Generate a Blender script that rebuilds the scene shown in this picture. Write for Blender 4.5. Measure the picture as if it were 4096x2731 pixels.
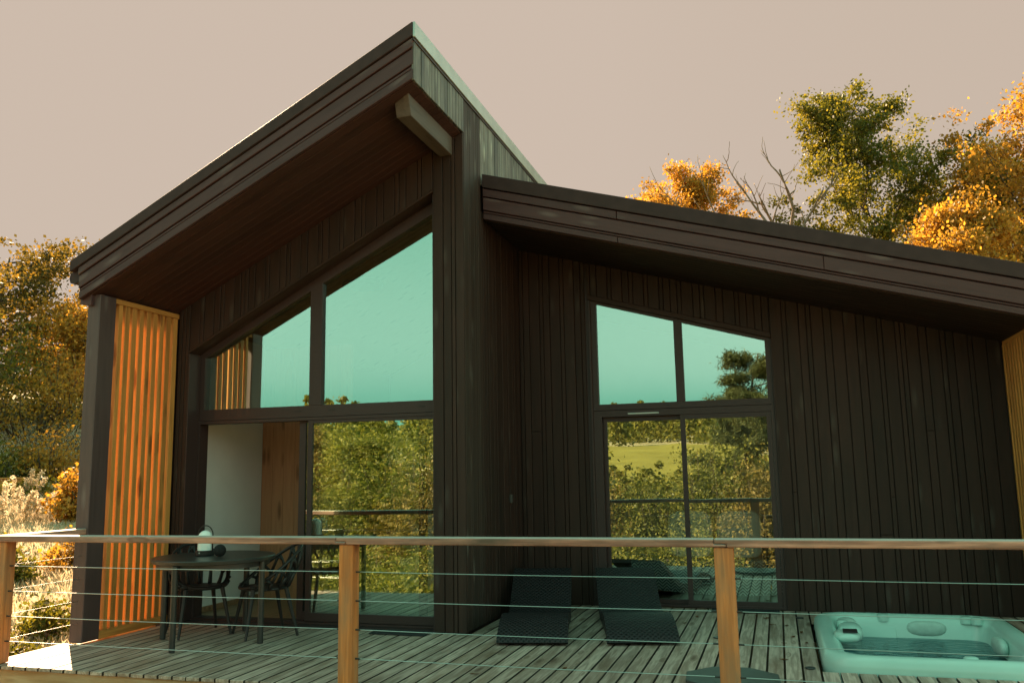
import bpy, bmesh, math, random
import numpy as np
from mathutils import Matrix, Vector
R = math.radians
for o in list(bpy.data.objects): bpy.data.objects.remove(o)
random.seed(7); rng = np.random.default_rng(7)
S = bpy.context.scene
COL = S.collection

# ------------------------------------------------------------------ camera
cd = bpy.data.cameras.new('camera'); cam = bpy.data.objects.new('camera', cd); COL.objects.link(cam)
rt = Vector((0.95597, 0.29295, -0.01749)); up = Vector((0.06091, -0.13975, 0.98831)); fw = Vector((-0.28708, 0.94586, 0.15144))
cam.matrix_world = Matrix(((rt.x, up.x, -fw.x, 2.79), (rt.y, up.y, -fw.y, -7.625), (rt.z, up.z, -fw.z, 1.431), (0, 0, 0, 1)))
cd.sensor_width = 36; cd.lens = 3433.9 / 4096 * 36; cd.clip_start = .05; cd.clip_end = 2000
S.camera = cam

# ------------------------------------------------------------------ sky and sun
SUN_AZ, SUN_EL = 45, 32            # degrees left of +Y, above the horizon
w = bpy.data.worlds.new('World'); S.world = w; w.use_nodes = True
nt = w.node_tree; nd = nt.nodes; lk = nt.links
bg = nd['Background']; bg.inputs['Strength'].default_value = .1
sky = nd.new('ShaderNodeTexSky'); sky.sky_type = 'NISHITA'; sky.sun_disc = False
sky.sun_elevation = R(SUN_EL); sky.sun_rotation = R(-SUN_AZ); sky.dust_density = 6; sky.air_density = 1
sep = nd.new('ShaderNodeSeparateColor'); lk.new(sky.outputs[0], sep.inputs[0])
div = nd.new('ShaderNodeMath'); div.operation = 'DIVIDE'; lk.new(sep.outputs[0], div.inputs[0]); div.inputs[1].default_value = 9
ramp = nd.new('ShaderNodeValToRGB'); lk.new(div.outputs[0], ramp.inputs[0])
# hue of the air: teal in the clean sky away from the sun, pale near the horizon, beige haze on the sun's side
stops = [(.07, (.074, .182, .135)), (.115, (.082, .196, .145)), (.152, (.118, .248, .186)), (.20, (.225, .325, .258)), (.235, (.320, .345, .280)), (.265, (.1275, .1035, .0845)), (.40, (.1285, .1045, .0855)), (1, (.133, .1085, .0895))]
el = ramp.color_ramp.elements
el[0].position, el[0].color = stops[0][0], (*stops[0][1], 1)
el[1].position, el[1].color = stops[-1][0], (*stops[-1][1], 1)
for p_, c_ in stops[1:-1]:
    e = el.new(p_); e.color = (*c_, 1)
sc = nd.new('ShaderNodeVectorMath'); sc.operation = 'SCALE'; sc.inputs['Scale'].default_value = 10
lk.new(ramp.outputs[0], sc.inputs[0]); lk.new(sc.outputs[0], bg.inputs['Color'])
ld = bpy.data.lights.new('sun', 'SUN'); ld.energy = 5; ld.angle = R(.53); ld.color = (1, .70, .42)
sun = bpy.data.objects.new('sun', ld); COL.objects.link(sun)
sdir = Vector((-math.sin(R(SUN_AZ)) * math.cos(R(SUN_EL)), math.cos(R(SUN_AZ)) * math.cos(R(SUN_EL)), math.sin(R(SUN_EL))))
sun.rotation_euler = sdir.to_track_quat('Z', 'Y').to_euler(); sun.location = sdir * 60

S.render.engine = 'CYCLES'
S.view_settings.view_transform = 'Standard'; S.view_settings.look = 'None'
S.view_settings.exposure = 2.2; S.view_settings.gamma = 1; S.view_settings.use_curve_mapping = False
S.cycles.max_bounces = 10; S.cycles.transparent_max_bounces = 16; S.cycles.glossy_bounces = 5; S.cycles.diffuse_bounces = 4
S.cycles.caustics_reflective = False; S.cycles.caustics_refractive = False

# ------------------------------------------------------------------ helpers
WM = {}
def W(o): return WM.get(o.name, Matrix.Identity(4)) if o else Matrix.Identity(4)
def put(o, parent=None, M=None):
    COL.objects.link(o); M = M or Matrix.Identity(4)
    if parent:
        o.parent = parent; o.matrix_parent_inverse = W(parent).inverted()
    o.matrix_basis = M; WM[o.name] = M
    return o
def tag(o, label=None, cat=None, group=None, kind=None):
    for k, v in (('label', label), ('category', cat), ('group', group), ('kind', kind)):
        if v: o[k] = v
    return o
def thing(name, label, cat, loc=(0, 0, 0), rz=0, group=None):
    o = bpy.data.objects.new(name, None); o.empty_display_size = .1
    put(o, None, Matrix.Translation(loc) @ Matrix.Rotation(rz, 4, 'Z'))
    return tag(o, label, cat, group)

class MB:
    """collects shapes, then builds them as one mesh object"""
    def __init__(s): s.v = []; s.f = []; s.uv = None
    def add(s, vs, fs):
        b = len(s.v); s.v += [tuple(v) for v in vs]; s.f += [tuple(i + b for i in f) for f in fs]; return s
    def hexa(s, p):   # p: 8 corners, bottom 4 ccw then top 4
        return s.add(p, [(3, 2, 1, 0), (4, 5, 6, 7), (0, 1, 5, 4), (1, 2, 6, 5), (2, 3, 7, 6), (3, 0, 4, 7)])
    def box(s, x0, x1, y0, y1, z0, z1):
        return s.hexa([(x0, y0, z0), (x1, y0, z0), (x1, y1, z0), (x0, y1, z0), (x0, y0, z1), (x1, y0, z1), (x1, y1, z1), (x0, y1, z1)])
    def prism_y(s, poly, y0, y1):   # poly in XZ
        n = len(poly)
        vs = [(x, y0, z) for x, z in poly] + [(x, y1, z) for x, z in poly]
        return s.add(vs, [tuple(range(n)), tuple(range(2 * n - 1, n - 1, -1))] + [((i + 1) % n, i, i + n, (i + 1) % n + n) for i in range(n)])
    def prism_x(s, poly, x0, x1):   # poly in YZ
        n = len(poly)
        vs = [(x0, y, z) for y, z in poly] + [(x1, y, z) for y, z in poly]
        return s.add(vs, [tuple(range(n)), tuple(range(2 * n - 1, n - 1, -1))] + [((i + 1) % n, i, i + n, (i + 1) % n + n) for i in range(n)])
    def prism_z(s, poly, z0, z1):
        n = len(poly)
        vs = [(x, y, z0) for x, y in poly] + [(x, y, z1) for x, y in poly]
        return s.add(vs, [tuple(range(n)), tuple(range(2 * n - 1, n - 1, -1))] + [((i + 1) % n, i, i + n, (i + 1) % n + n) for i in range(n)])
    def tube(s, pts, rad, n=8, caps=True):
        pts = [Vector(p) for p in pts]; rad = rad if isinstance(rad, (list, tuple)) else [rad] * len(pts)
        vs = []; fs = []
        t0 = (pts[1] - pts[0]).normalized(); ref = Vector((0, 0, 1)) if abs(t0.z) < .9 else Vector((1, 0, 0))
        u = t0.cross(ref).normalized()
        for i, p in enumerate(pts):
            a = pts[max(0, i - 1)]; b = pts[min(len(pts) - 1, i + 1)]; t = (b - a)
            if t.length < 1e-9: t = t0
            t.normalize(); u = (u - t * u.dot(t))
            u = u.normalized() if u.length > 1e-6 else t.orthogonal().normalized()
            q = t.cross(u)
            for k in range(n):
                a_ = 2 * math.pi * k / n; vs.append(p + (u * math.cos(a_) + q * math.sin(a_)) * rad[i])
        m = len(pts)
        for i in range(m - 1):
            for k in range(n):
                fs.append((i * n + k, i * n + (k + 1) % n, (i + 1) * n + (k + 1) % n, (i + 1) * n + k))
        if caps: fs += [tuple(range(n - 1, -1, -1)), tuple((m - 1) * n + k for k in range(n))]
        return s.add(vs, fs)
    def lathe(s, prof, n=24, c=(0, 0, 0)):
        vs = []; fs = []
        for r, z in prof:
            for k in range(n):
                a = 2 * math.pi * k / n; vs.append((c[0] + r * math.cos(a), c[1] + r * math.sin(a), c[2] + z))
        m = len(prof)
        for i in range(m - 1):
            for k in range(n): fs.append((i * n + k, i * n + (k + 1) % n, (i + 1) * n + (k + 1) % n, (i + 1) * n + k))
        fs += [tuple(range(n - 1, -1, -1)), tuple((m - 1) * n + k for k in range(n))]
        return s.add(vs, fs)
    def loops(s, loops, close=True, cap0=False, cap1=False):
        n = len(loops[0]); vs = [p for l in loops for p in l]; fs = []
        for i in range(len(loops) - 1):
            for k in range(n if close else n - 1): fs.append((i * n + k, i * n + (k + 1) % n, (i + 1) * n + (k + 1) % n, (i + 1) * n + k))
        m = len(loops)
        if cap0: fs.append(tuple(range(n - 1, -1, -1)))
        if cap1: fs.append(tuple((m - 1) * n + k for k in range(n)))
        return s.add(vs, fs)
    def mesh(s, name, M=None, bevel=0, smooth=False, seg=1):
        me = bpy.data.meshes.new(name)
        vs = s.v
        if M is not None:
            I = M.inverted(); vs = [tuple(I @ Vector(v)) for v in vs]
        me.from_pydata(vs, [], s.f)
        bm = bmesh.new(); bm.from_mesh(me)
        bmesh.ops.recalc_face_normals(bm, faces=bm.faces)
        if bevel:
            ed = [e for e in bm.edges if len(e.link_faces) == 2 and e.calc_face_angle(0) > .6]
            bmesh.ops.bevel(bm, geom=ed, offset=bevel, segments=seg, profile=.5, affect='EDGES', clamp_overlap=True)
        bm.to_mesh(me); bm.free()
        if smooth:
            me.polygons.foreach_set('use_smooth', [True] * len(me.polygons))
        me.update()
        return me
    def build(s, name, mat, parent=None, M=None, bevel=0, smooth=False, seg=1):
        M = M or W(parent)
        me = s.mesh(name, M, bevel, smooth, seg)
        if mat: me.materials.append(mat)
        if smooth == 2: me.set_sharp_from_angle(angle=R(35))
        return put(bpy.data.objects.new(name, me), parent, M)

def axes(origin, xdir, zhint=(0, 0, 1)):
    """frame with local X along the grain"""
    x = Vector(xdir).normalized(); z = Vector(zhint); z = (z - x * z.dot(x))
    z = z.normalized() if z.length > 1e-6 else x.orthogonal().normalized()
    y = z.cross(x)
    return Matrix(((x.x, y.x, z.x, origin[0]), (x.y, y.y, z.y, origin[1]), (x.z, y.z, z.z, origin[2]), (0, 0, 0, 1)))
def VERT(x, y, z): return axes((x, y, z), (0, 0, 1), (0, -1, 0))

# ------------------------------------------------------------------ materials
MATS = {}
def newmat(name):
    m = bpy.data.materials.new(name); m.use_nodes = True; MATS[name] = m
    t = m.node_tree; t.nodes.clear(); out = t.nodes.new('ShaderNodeOutputMaterial')
    return m, t, out
def N(t, typ, **k):
    n = t.nodes.new(typ)
    for a, v in k.items():
        if a.startswith('i_'):
            key = a[2:].replace('_', ' '); n.inputs[key].default_value = v
        else: setattr(n, a, v)
    return n
def rampn(t, src, stops):
    r = t.nodes.new('ShaderNodeValToRGB'); e = r.color_ramp.elements
    e[0].position, e[0].color = stops[0][0], (*stops[0][1], 1)
    e[1].position, e[1].color = stops[-1][0], (*stops[-1][1], 1)
    for p, c in stops[1:-1]:
        q = e.new(p); q.color = (*c, 1)
    t.links.new(src, r.inputs[0]); return r
def g(v): return (v, v, v)
def mixc(t, fac, a, b, mode='MIX'):
    m = t.nodes.new('ShaderNodeMix'); m.data_type = 'RGBA'; m.blend_type = mode; m.clamp_factor = True
    for s_, v in ((m.inputs[0], fac), (m.inputs[6], a), (m.inputs[7], b)):
        if hasattr(v, 'is_output'): t.links.new(v, s_)
        elif isinstance(v, tuple): s_.default_value = (*v, 1) if len(v) == 3 else v
        else: s_.default_value = v
    return m.outputs[2]

def wood(name, dark, light, knot, rough=.6, grain=28, ring=0.6, var=.25, stain=None, stain_amt=.4, spec=.4, bump=.25, knots=.5, bleach=None, edge=None):
    """long local X is the grain; every object gets its own offset and tone"""
    m, t, out = newmat(name); L = t.links.new
    tc = N(t, 'ShaderNodeTexCoord'); oi = N(t, 'ShaderNodeObjectInfo')
    off = N(t, 'ShaderNodeVectorMath', operation='SCALE'); off.inputs[0].default_value = (37.7, 13.1, 7.9); L(oi.outputs['Random'], off.inputs['Scale'])
    ad = N(t, 'ShaderNodeVectorMath', operation='ADD'); L(tc.outputs['Object'], ad.inputs[0]); L(off.outputs[0], ad.inputs[1])
    # knots disturb the grain
    mk = N(t, 'ShaderNodeMapping'); mk.inputs['Scale'].default_value = (2.1, 9, 9); L(ad.outputs[0], mk.inputs[0])
    vo = N(t, 'ShaderNodeTexVoronoi', feature='F1'); vo.inputs['Scale'].default_value = 1; L(mk.outputs[0], vo.inputs['Vector'])
    kn = rampn(t, vo.outputs['Distance'], [(0, g(1)), (.12, g(.75)), (.3, g(0)), (1, g(0))])
    ks = N(t, 'ShaderNodeMath', operation='GREATER_THAN'); sp = N(t, 'ShaderNodeSeparateColor'); L(vo.outputs['Color'], sp.inputs[0]); L(sp.outputs[0], ks.inputs[0]); ks.inputs[1].default_value = 1 - knots
    kf = N(t, 'ShaderNodeMath', operation='MULTIPLY'); L(kn.outputs[0], kf.inputs[0]); L(ks.outputs[0], kf.inputs[1])
    mg = N(t, 'ShaderNodeMapping'); mg.inputs['Scale'].default_value = (.9, 12, 12); L(ad.outputs[0], mg.inputs[0])
    n1 = N(t, 'ShaderNodeTexNoise'); n1.inputs['Scale'].default_value = 1.3; n1.inputs['Detail'].default_value = 3; L(mg.outputs[0], n1.inputs['Vector'])
    md = N(t, 'ShaderNodeMath', operation='MULTIPLY_ADD'); L(kf.outputs[0], md.inputs[0]); md.inputs[1].default_value = .55; L(n1.outputs[0], md.inputs[2])
    rg = N(t, 'ShaderNodeMath', operation='MULTIPLY'); L(md.outputs[0], rg.inputs[0]); rg.inputs[1].default_value = 13 * ring * 2
    sn = N(t, 'ShaderNodeMath', operation='SINE'); L(rg.outputs[0], sn.inputs[0])
    ma = N(t, 'ShaderNodeMapRange'); ma.inputs[1].default_value = -1; ma.inputs[2].default_value = 1; L(sn.outputs[0], ma.inputs[0])
    mf = N(t, 'ShaderNodeMapping'); mf.inputs['Scale'].default_value = (3, grain * 6, grain * 6); L(ad.outputs[0], mf.inputs[0])
    n2 = N(t, 'ShaderNodeTexNoise'); n2.inputs['Scale'].default_value = 1; n2.inputs['Detail'].default_value = 4; L(mf.outputs[0], n2.inputs['Vector'])
    mm = N(t, 'ShaderNodeMath', operation='MULTIPLY_ADD'); L(ma.outputs[0], mm.inputs[0]); mm.inputs[1].default_value = .5
    hf = N(t, 'ShaderNodeMath', operation='MULTIPLY'); L(n2.outputs[0], hf.inputs[0]); hf.inputs[1].default_value = .7; L(hf.outputs[0], mm.inputs[2])
    c = mixc(t, mm.outputs[0], dark, light)
    if stain:
        n3 = N(t, 'ShaderNodeTexNoise'); n3.inputs['Scale'].default_value = 1.1; n3.inputs['Detail'].default_value = 5; n3.inputs['Roughness'].default_value = .65
        m3 = N(t, 'ShaderNodeMapping'); m3.inputs['Scale'].default_value = (1.2, 5, 5); L(ad.outputs[0], m3.inputs[0]); L(m3.outputs[0], n3.inputs['Vector'])
        r3 = rampn(t, n3.outputs[0], [(.42, g(0)), (.72, g(stain_amt))])
        c = mixc(t, r3.outputs[0], c, stain)
    c = mixc(t, kf.outputs[0], c, knot)
    hv = N(t, 'ShaderNodeHueSaturation')
    mr = N(t, 'ShaderNodeMapRange'); L(oi.outputs['Random'], mr.inputs[0]); mr.inputs[3].default_value = 1 - var; mr.inputs[4].default_value = 1 + var
    L(mr.outputs[0], hv.inputs['Value']); L(c, hv.inputs['Color'])
    cfin = hv.outputs[0]
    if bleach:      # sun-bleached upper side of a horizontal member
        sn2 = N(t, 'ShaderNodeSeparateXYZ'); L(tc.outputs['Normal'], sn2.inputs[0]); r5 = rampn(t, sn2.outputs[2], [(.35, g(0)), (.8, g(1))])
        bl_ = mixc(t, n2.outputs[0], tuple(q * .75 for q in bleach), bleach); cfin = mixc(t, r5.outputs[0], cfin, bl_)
    if edge:        # dirt on the sawn edges, plus gap shade painted into the colour
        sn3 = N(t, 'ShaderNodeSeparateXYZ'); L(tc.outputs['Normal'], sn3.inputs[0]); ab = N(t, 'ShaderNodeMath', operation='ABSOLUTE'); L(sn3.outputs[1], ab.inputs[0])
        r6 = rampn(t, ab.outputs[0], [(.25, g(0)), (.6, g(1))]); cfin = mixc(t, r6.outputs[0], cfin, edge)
    b = N(t, 'ShaderNodeBsdfPrincipled'); L(cfin, b.inputs['Base Color'])
    b.inputs['Specular IOR Level'].default_value = spec
    rr = N(t, 'ShaderNodeMapRange'); L(n2.outputs[0], rr.inputs[0]); rr.inputs[3].default_value = rough - .12; rr.inputs[4].default_value = rough + .15; L(rr.outputs[0], b.inputs['Roughness'])
    bp = N(t, 'ShaderNodeBump'); bp.inputs['Strength'].default_value = bump; bp.inputs['Distance'].default_value = .004; L(mm.outputs[0], bp.inputs['Height']); L(bp.outputs[0], b.inputs['Normal'])
    L(b.outputs[0], out.inputs[0])
    return m

def plain(name, col, rough=.5, metal=0, spec=.5, nscale=0, namt=.15, bump=0, trans=0):
    m, t, out = newmat(name); L = t.links.new
    b = N(t, 'ShaderNodeBsdfPrincipled'); b.inputs['Base Color'].default_value = (*col, 1); b.inputs['Roughness'].default_value = rough
    b.inputs['Metallic'].default_value = metal; b.inputs['Specular IOR Level'].default_value = spec
    if nscale:
        tc = N(t, 'ShaderNodeTexCoord'); n = N(t, 'ShaderNodeTexNoise'); n.inputs['Scale'].default_value = nscale; n.inputs['Detail'].default_value = 6; L(tc.outputs['Object'], n.inputs['Vector'])
        lo = tuple(c * (1 - namt) for c in col); hi = tuple(min(1, c * (1 + namt)) for c in col)
        r = rampn(t, n.outputs[0], [(.3, lo), (.7, hi)]); L(r.outputs[0], b.inputs['Base Color'])
        if bump:
            bp = N(t, 'ShaderNodeBump'); bp.inputs['Strength'].default_value = bump; bp.inputs['Distance'].default_value = .01; L(n.outputs[0], bp.inputs['Height']); L(bp.outputs[0], b.inputs['Normal'])
    L(b.outputs[0], out.inputs[0]); return m

def leafmat(name, a, b_, c_, trans=.45, tr_tint=(1.25, 1.0, .45)):
    m, t, out = newmat(name); L = t.links.new
    ge = N(t, 'ShaderNodeNewGeometry'); oi = N(t, 'ShaderNodeObjectInfo')
    tc = N(t, 'ShaderNodeTexCoord'); n = N(t, 'ShaderNodeTexNoise'); n.inputs['Scale'].default_value = .9; n.inputs['Detail'].default_value = 2; L(tc.outputs['Object'], n.inputs['Vector'])
    ad = N(t, 'ShaderNodeMath', operation='MULTIPLY_ADD'); L(ge.outputs['Random Per Island'], ad.inputs[0]); ad.inputs[1].default_value = .55
    sb = N(t, 'ShaderNodeMath', operation='MULTIPLY_ADD'); L(n.outputs[0], sb.inputs[0]); sb.inputs[1].default_value = 1.1; sb.inputs[2].default_value = -.32
    L(sb.outputs[0], ad.inputs[2])
    r = rampn(t, ad.outputs[0], [(0, a), (.5, b_), (1, c_)])
    d = N(t, 'ShaderNodeBsdfPrincipled'); L(r.outputs[0], d.inputs['Base Color']); d.inputs['Roughness'].default_value = .55; d.inputs['Specular IOR Level'].default_value = .3
    tl = N(t, 'ShaderNodeBsdfTranslucent'); cc = mixc(t, 1.0, r.outputs[0], tr_tint, 'MULTIPLY'); L(cc, tl.inputs[0])
    mx = N(t, 'ShaderNodeMixShader'); mx.inputs[0].default_value = trans; L(d.outputs[0], mx.inputs[1]); L(tl.outputs[0], mx.inputs[2])
    L(mx.outputs[0], out.inputs[0]); return m

M_clad = wood('stained_cladding', (.027, .0145, .012), (.043, .0225, .018), (.062, .046, .040), rough=.58, var=.15, stain=(.020, .017, .014), stain_amt=.5, spec=.22, bump=.3)
M_mid = wood('part_skylit_weathered_cladding', (.028, .016, .0135), (.046, .028, .023), (.11, .095, .085), rough=.57, var=.2, stain=(.045, .04, .034), stain_amt=.5, spec=.25, bump=.3)  # slightly weathered in-between tone, painted for the strip that gets less sky light
M_side = wood('skylit_weathered_cladding', (.040, .032, .028), (.110, .100, .088), (.44, .44, .38), rough=.5, var=.42, stain=(.30, .30, .26), stain_amt=.6, spec=.5, bump=.35)  # bleached streaks, with sky light on the side wall put into the colour
M_fascia = wood('stained_fascia', (.044, .019, .020), (.070, .032, .034), (.12, .08, .08), rough=.52, var=.12, spec=.3, bump=.25)
M_soffit = wood('brown_soffit', (.034, .0145, .0125), (.052, .0225, .019), (.025, .012, .01), rough=.55, var=.15, spec=.2)
M_beam = wood('beam_wood', (.060, .045, .038), (.105, .080, .068), (.06, .04, .03), rough=.6, var=.05)
M_post = wood('stained_post', (.056, .032, .033), (.086, .052, .052), (.13, .10, .10), rough=.5, var=.1)
M_larch = wood('golden_larch', (.33, .130, .034), (.60, .275, .072), (.17, .06, .018), rough=.6, var=.14, spec=.25, knots=.5)
M_raw = wood('orange_post_wood', (.42, .125, .035), (.76, .265, .085), (.20, .07, .03), rough=.65, var=.06, stain=(.24, .17, .11), stain_amt=.75, ring=.9, spec=.2)
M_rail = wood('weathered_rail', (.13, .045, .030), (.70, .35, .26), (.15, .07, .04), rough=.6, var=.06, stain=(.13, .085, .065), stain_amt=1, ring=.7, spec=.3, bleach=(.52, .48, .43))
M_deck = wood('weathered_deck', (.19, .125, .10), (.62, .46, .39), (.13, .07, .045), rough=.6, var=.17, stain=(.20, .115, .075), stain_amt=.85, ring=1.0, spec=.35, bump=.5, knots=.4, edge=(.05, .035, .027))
M_beamdeck = wood('deck_edge_wood', (.34, .18, .08), (.58, .40, .25), (.18, .08, .03), rough=.65, var=.1, stain=(.40, .19, .07), stain_amt=.9, spec=.3)
M_frame = plain('anthracite_aluminium', (.046, .026, .025), .5, 0, .35, 40, .08)
M_metal = plain('dark_flashing', (.046, .028, .029), .6, .0, .15, 8, .15)
M_ridge = plain('ridge_flashing', (.42, .45, .42), .35, .5, .5, 5, .12)
M_cable = plain('steel_cable', (.52, .50, .48), .32, 1.0)
M_black = plain('black_plastic', (.020, .016, .016), .45, 0, .35, 30, .1)
M_table = plain('black_table', (.030, .027, .026), .38, 0, .5, 14, .15)
M_white = plain('white_plaster', (.74, .74, .72), .8, 0, .3, 3, .04)
M_lampw = plain('opal_plastic', (.86, .87, .84), .25)
M_tub = plain('acrylic_shell', (.44, .66, .60), .22, 0, .5, 2.5, .06)
M_tubd = plain('tub_pillow', (.40, .56, .51), .5, 0, .4, 20, .08)
M_dkgrey = plain('dark_grey_plastic', (.04, .042, .042), .4)
M_slate = plain('slate_tabletop', (.055, .058, .055), .45, 0, .4, 12, .12)
M_mat = plain('coir_mat', (.045, .045, .047), .95, 0, .1, 260, .5, 1)
M_stone = plain('pumice', (.02, .019, .019), .9, 0, .2, 60, .4, 1)
M_floorin = wood('interior_oak', (.22, .12, .06), (.34, .20, .11), (.14, .08, .04), rough=.45)
M_spruce = wood('interior_spruce', (.34, .145, .07), (.45, .205, .10), (.14, .055, .02), rough=.6, knots=.8, var=.06)
M_ceil = wood('interior_ceiling_boards', (.42, .24, .13), (.54, .33, .19), (.2, .1, .05), rough=.6, var=.05)
M_cushion = plain('pale_linen', (.78, .80, .76), .9, 0, .2, 40, .08)
M_plate = plain('green_plate', (.10, .12, .06), .4)
M_orange = plain('orange_book', (.45, .16, .03), .5)
M_leafd = plain('dead_leaf', (.13, .055, .02), .8, 0, .2, 30, .4)

def glassmat(name, refl):
    m, t, out = newmat(name); L = t.links.new
    tr = N(t, 'ShaderNodeBsdfTransparent'); tr.inputs[0].default_value = (.95, .99, .97, 1)
    gl = N(t, 'ShaderNodeBsdfGlossy'); gl.inputs['Roughness'].default_value = .0; gl.inputs[0].default_value = (.74, .95, .86, 1)
    lw = N(t, 'ShaderNodeLayerWeight'); lw.inputs[0].default_value = .35
    mr = N(t, 'ShaderNodeMapRange'); L(lw.outputs['Fresnel'], mr.inputs[0]); mr.inputs[3].default_value = refl; mr.inputs[4].default_value = .95
    tc = N(t, 'ShaderNodeTexCoord'); n = N(t, 'ShaderNodeTexNoise'); n.inputs['Scale'].default_value = 1.6; n.inputs['Detail'].default_value = 1; L(tc.outputs['Object'], n.inputs['Vector'])
    bp = N(t, 'ShaderNodeBump'); bp.inputs['Strength'].default_value = .05; bp.inputs['Distance'].default_value = .02; L(n.outputs[0], bp.inputs['Height']); L(bp.outputs[0], gl.inputs['Normal'])
    mx = N(t, 'ShaderNodeMixShader'); L(mr.outputs[0], mx.inputs[0]); L(tr.outputs[0], mx.inputs[1]); L(gl.outputs[0], mx.inputs[2]); L(mx.outputs[0], out.inputs[0])
    return m
M_glass = glassmat('coated_glass', .40); M_clear = glassmat('clear_glass', .03)

def watermat():
    m, t, out = newmat('tub_water'); L = t.links.new
    tr = N(t, 'ShaderNodeBsdfTransparent'); tr.inputs[0].default_value = (.03, .40, .50, 1)
    gl = N(t, 'ShaderNodeBsdfGlossy'); gl.inputs['Roughness'].default_value = .02; gl.inputs[0].default_value = (1, 1, 1, 1)
    tc = N(t, 'ShaderNodeTexCoord'); mp = N(t, 'ShaderNodeMapping'); mp.inputs['Scale'].default_value = (1, 2.2, 1); L(tc.outputs['Object'], mp.inputs[0])
    n = N(t, 'ShaderNodeTexNoise'); n.inputs['Scale'].default_value = 9; n.inputs['Detail'].default_value = 3; L(mp.outputs[0], n.inputs['Vector'])
    bp = N(t, 'ShaderNodeBump'); bp.inputs['Strength'].default_value = .35; bp.inputs['Distance'].default_value = .02; L(n.outputs[0], bp.inputs['Height']); L(bp.outputs[0], gl.inputs['Normal'])
    df = N(t, 'ShaderNodeBsdfDiffuse'); df.inputs[0].default_value = (.006, .15, .185, 1); mw = N(t, 'ShaderNodeMixShader'); mw.inputs[0].default_value = .45; L(tr.outputs[0], mw.inputs[1]); L(df.outputs[0], mw.inputs[2]); tr = mw
    fr = N(t, 'ShaderNodeFresnel'); fr.inputs[0].default_value = 1.33; L(bp.outputs[0], fr.inputs['Normal'])
    mx = N(t, 'ShaderNodeMixShader'); L(fr.outputs[0], mx.inputs[0]); L(tr.outputs[0], mx.inputs[1]); L(gl.outputs[0], mx.inputs[2]); L(mx.outputs[0], out.inputs[0])
    return m
M_water = watermat()

def wickermat():
    m, t, out = newmat('black_wicker'); L = t.links.new
    tc = N(t, 'ShaderNodeTexCoord'); mp = N(t, 'ShaderNodeMapping'); mp.inputs['Scale'].default_value = (1, 1, 1); L(tc.outputs['UV'], mp.inputs[0])
    su = N(t, 'ShaderNodeSeparateXYZ'); L(mp.outputs[0], su.inputs[0]); w_ = []
    for ax, kk in ((0, 2 * math.pi / .044), (1, 2 * math.pi / .050)):
        a_ = N(t, 'ShaderNodeMath', operation='MULTIPLY'); L(su.outputs[ax], a_.inputs[0]); a_.inputs[1].default_value = kk
        b_ = N(t, 'ShaderNodeMath', operation='SINE'); L(a_.outputs[0], b_.inputs[0]); w_.append(b_)
    pr = N(t, 'ShaderNodeMath', operation='MULTIPLY'); L(w_[0].outputs[0], pr.inputs[0]); L(w_[1].outputs[0], pr.inputs[1])
    r_ = rampn(t, pr.outputs[0], [(0, (.028, .023, .026)), (.30, (.023, .019, .022)), (.55, (.003, .003, .003)), (1, (.001, .001, .001))])
    b = N(t, 'ShaderNodeBsdfPrincipled'); b.inputs['Roughness'].default_value = .5; b.inputs['Specular IOR Level'].default_value = .25; L(r_.outputs[0], b.inputs['Base Color'])
    iv = N(t, 'ShaderNodeMath', operation='SUBTRACT'); iv.inputs[0].default_value = 1; L(pr.outputs[0], iv.inputs[1])
    bp = N(t, 'ShaderNodeBump'); bp.inputs['Strength'].default_value = .7; bp.inputs['Distance'].default_value = .005; L(iv.outputs[0], bp.inputs['Height']); L(bp.outputs[0], b.inputs['Normal'])
    L(b.outputs[0], out.inputs[0]); return m
M_wicker = wickermat()

def chevronmat():
    m, t, out = newmat('chevron_blanket'); L = t.links.new
    tc = N(t, 'ShaderNodeTexCoord'); sp = N(t, 'ShaderNodeSeparateXYZ'); L(tc.outputs['Object'], sp.inputs[0])
    pp = N(t, 'ShaderNodeMath', operation='PINGPONG'); pp.inputs[1].default_value = .045; L(sp.outputs[0], pp.inputs[0])
    a = N(t, 'ShaderNodeMath', operation='ADD'); L(pp.outputs[0], a.inputs[0])
    yz = N(t, 'ShaderNodeMath', operation='ADD'); L(sp.outputs[1], yz.inputs[0]); L(sp.outputs[2], yz.inputs[1]); L(yz.outputs[0], a.inputs[1])
    md = N(t, 'ShaderNodeMath', operation='PINGPONG'); md.inputs[1].default_value = .018; L(a.outputs[0], md.inputs[0])
    r = rampn(t, md.outputs[0], [(0, (.10, .13, .13)), (.009, (.10, .13, .13)), (.011, (.55, .60, .58)), (1, (.55, .60, .58))])
    b = N(t, 'ShaderNodeBsdfPrincipled'); b.inputs['Roughness'].default_value = .9; L(r.outputs[0], b.inputs['Base Color']); L(b.outputs[0], out.inputs[0]); return m
M_chev = chevronmat()

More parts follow.
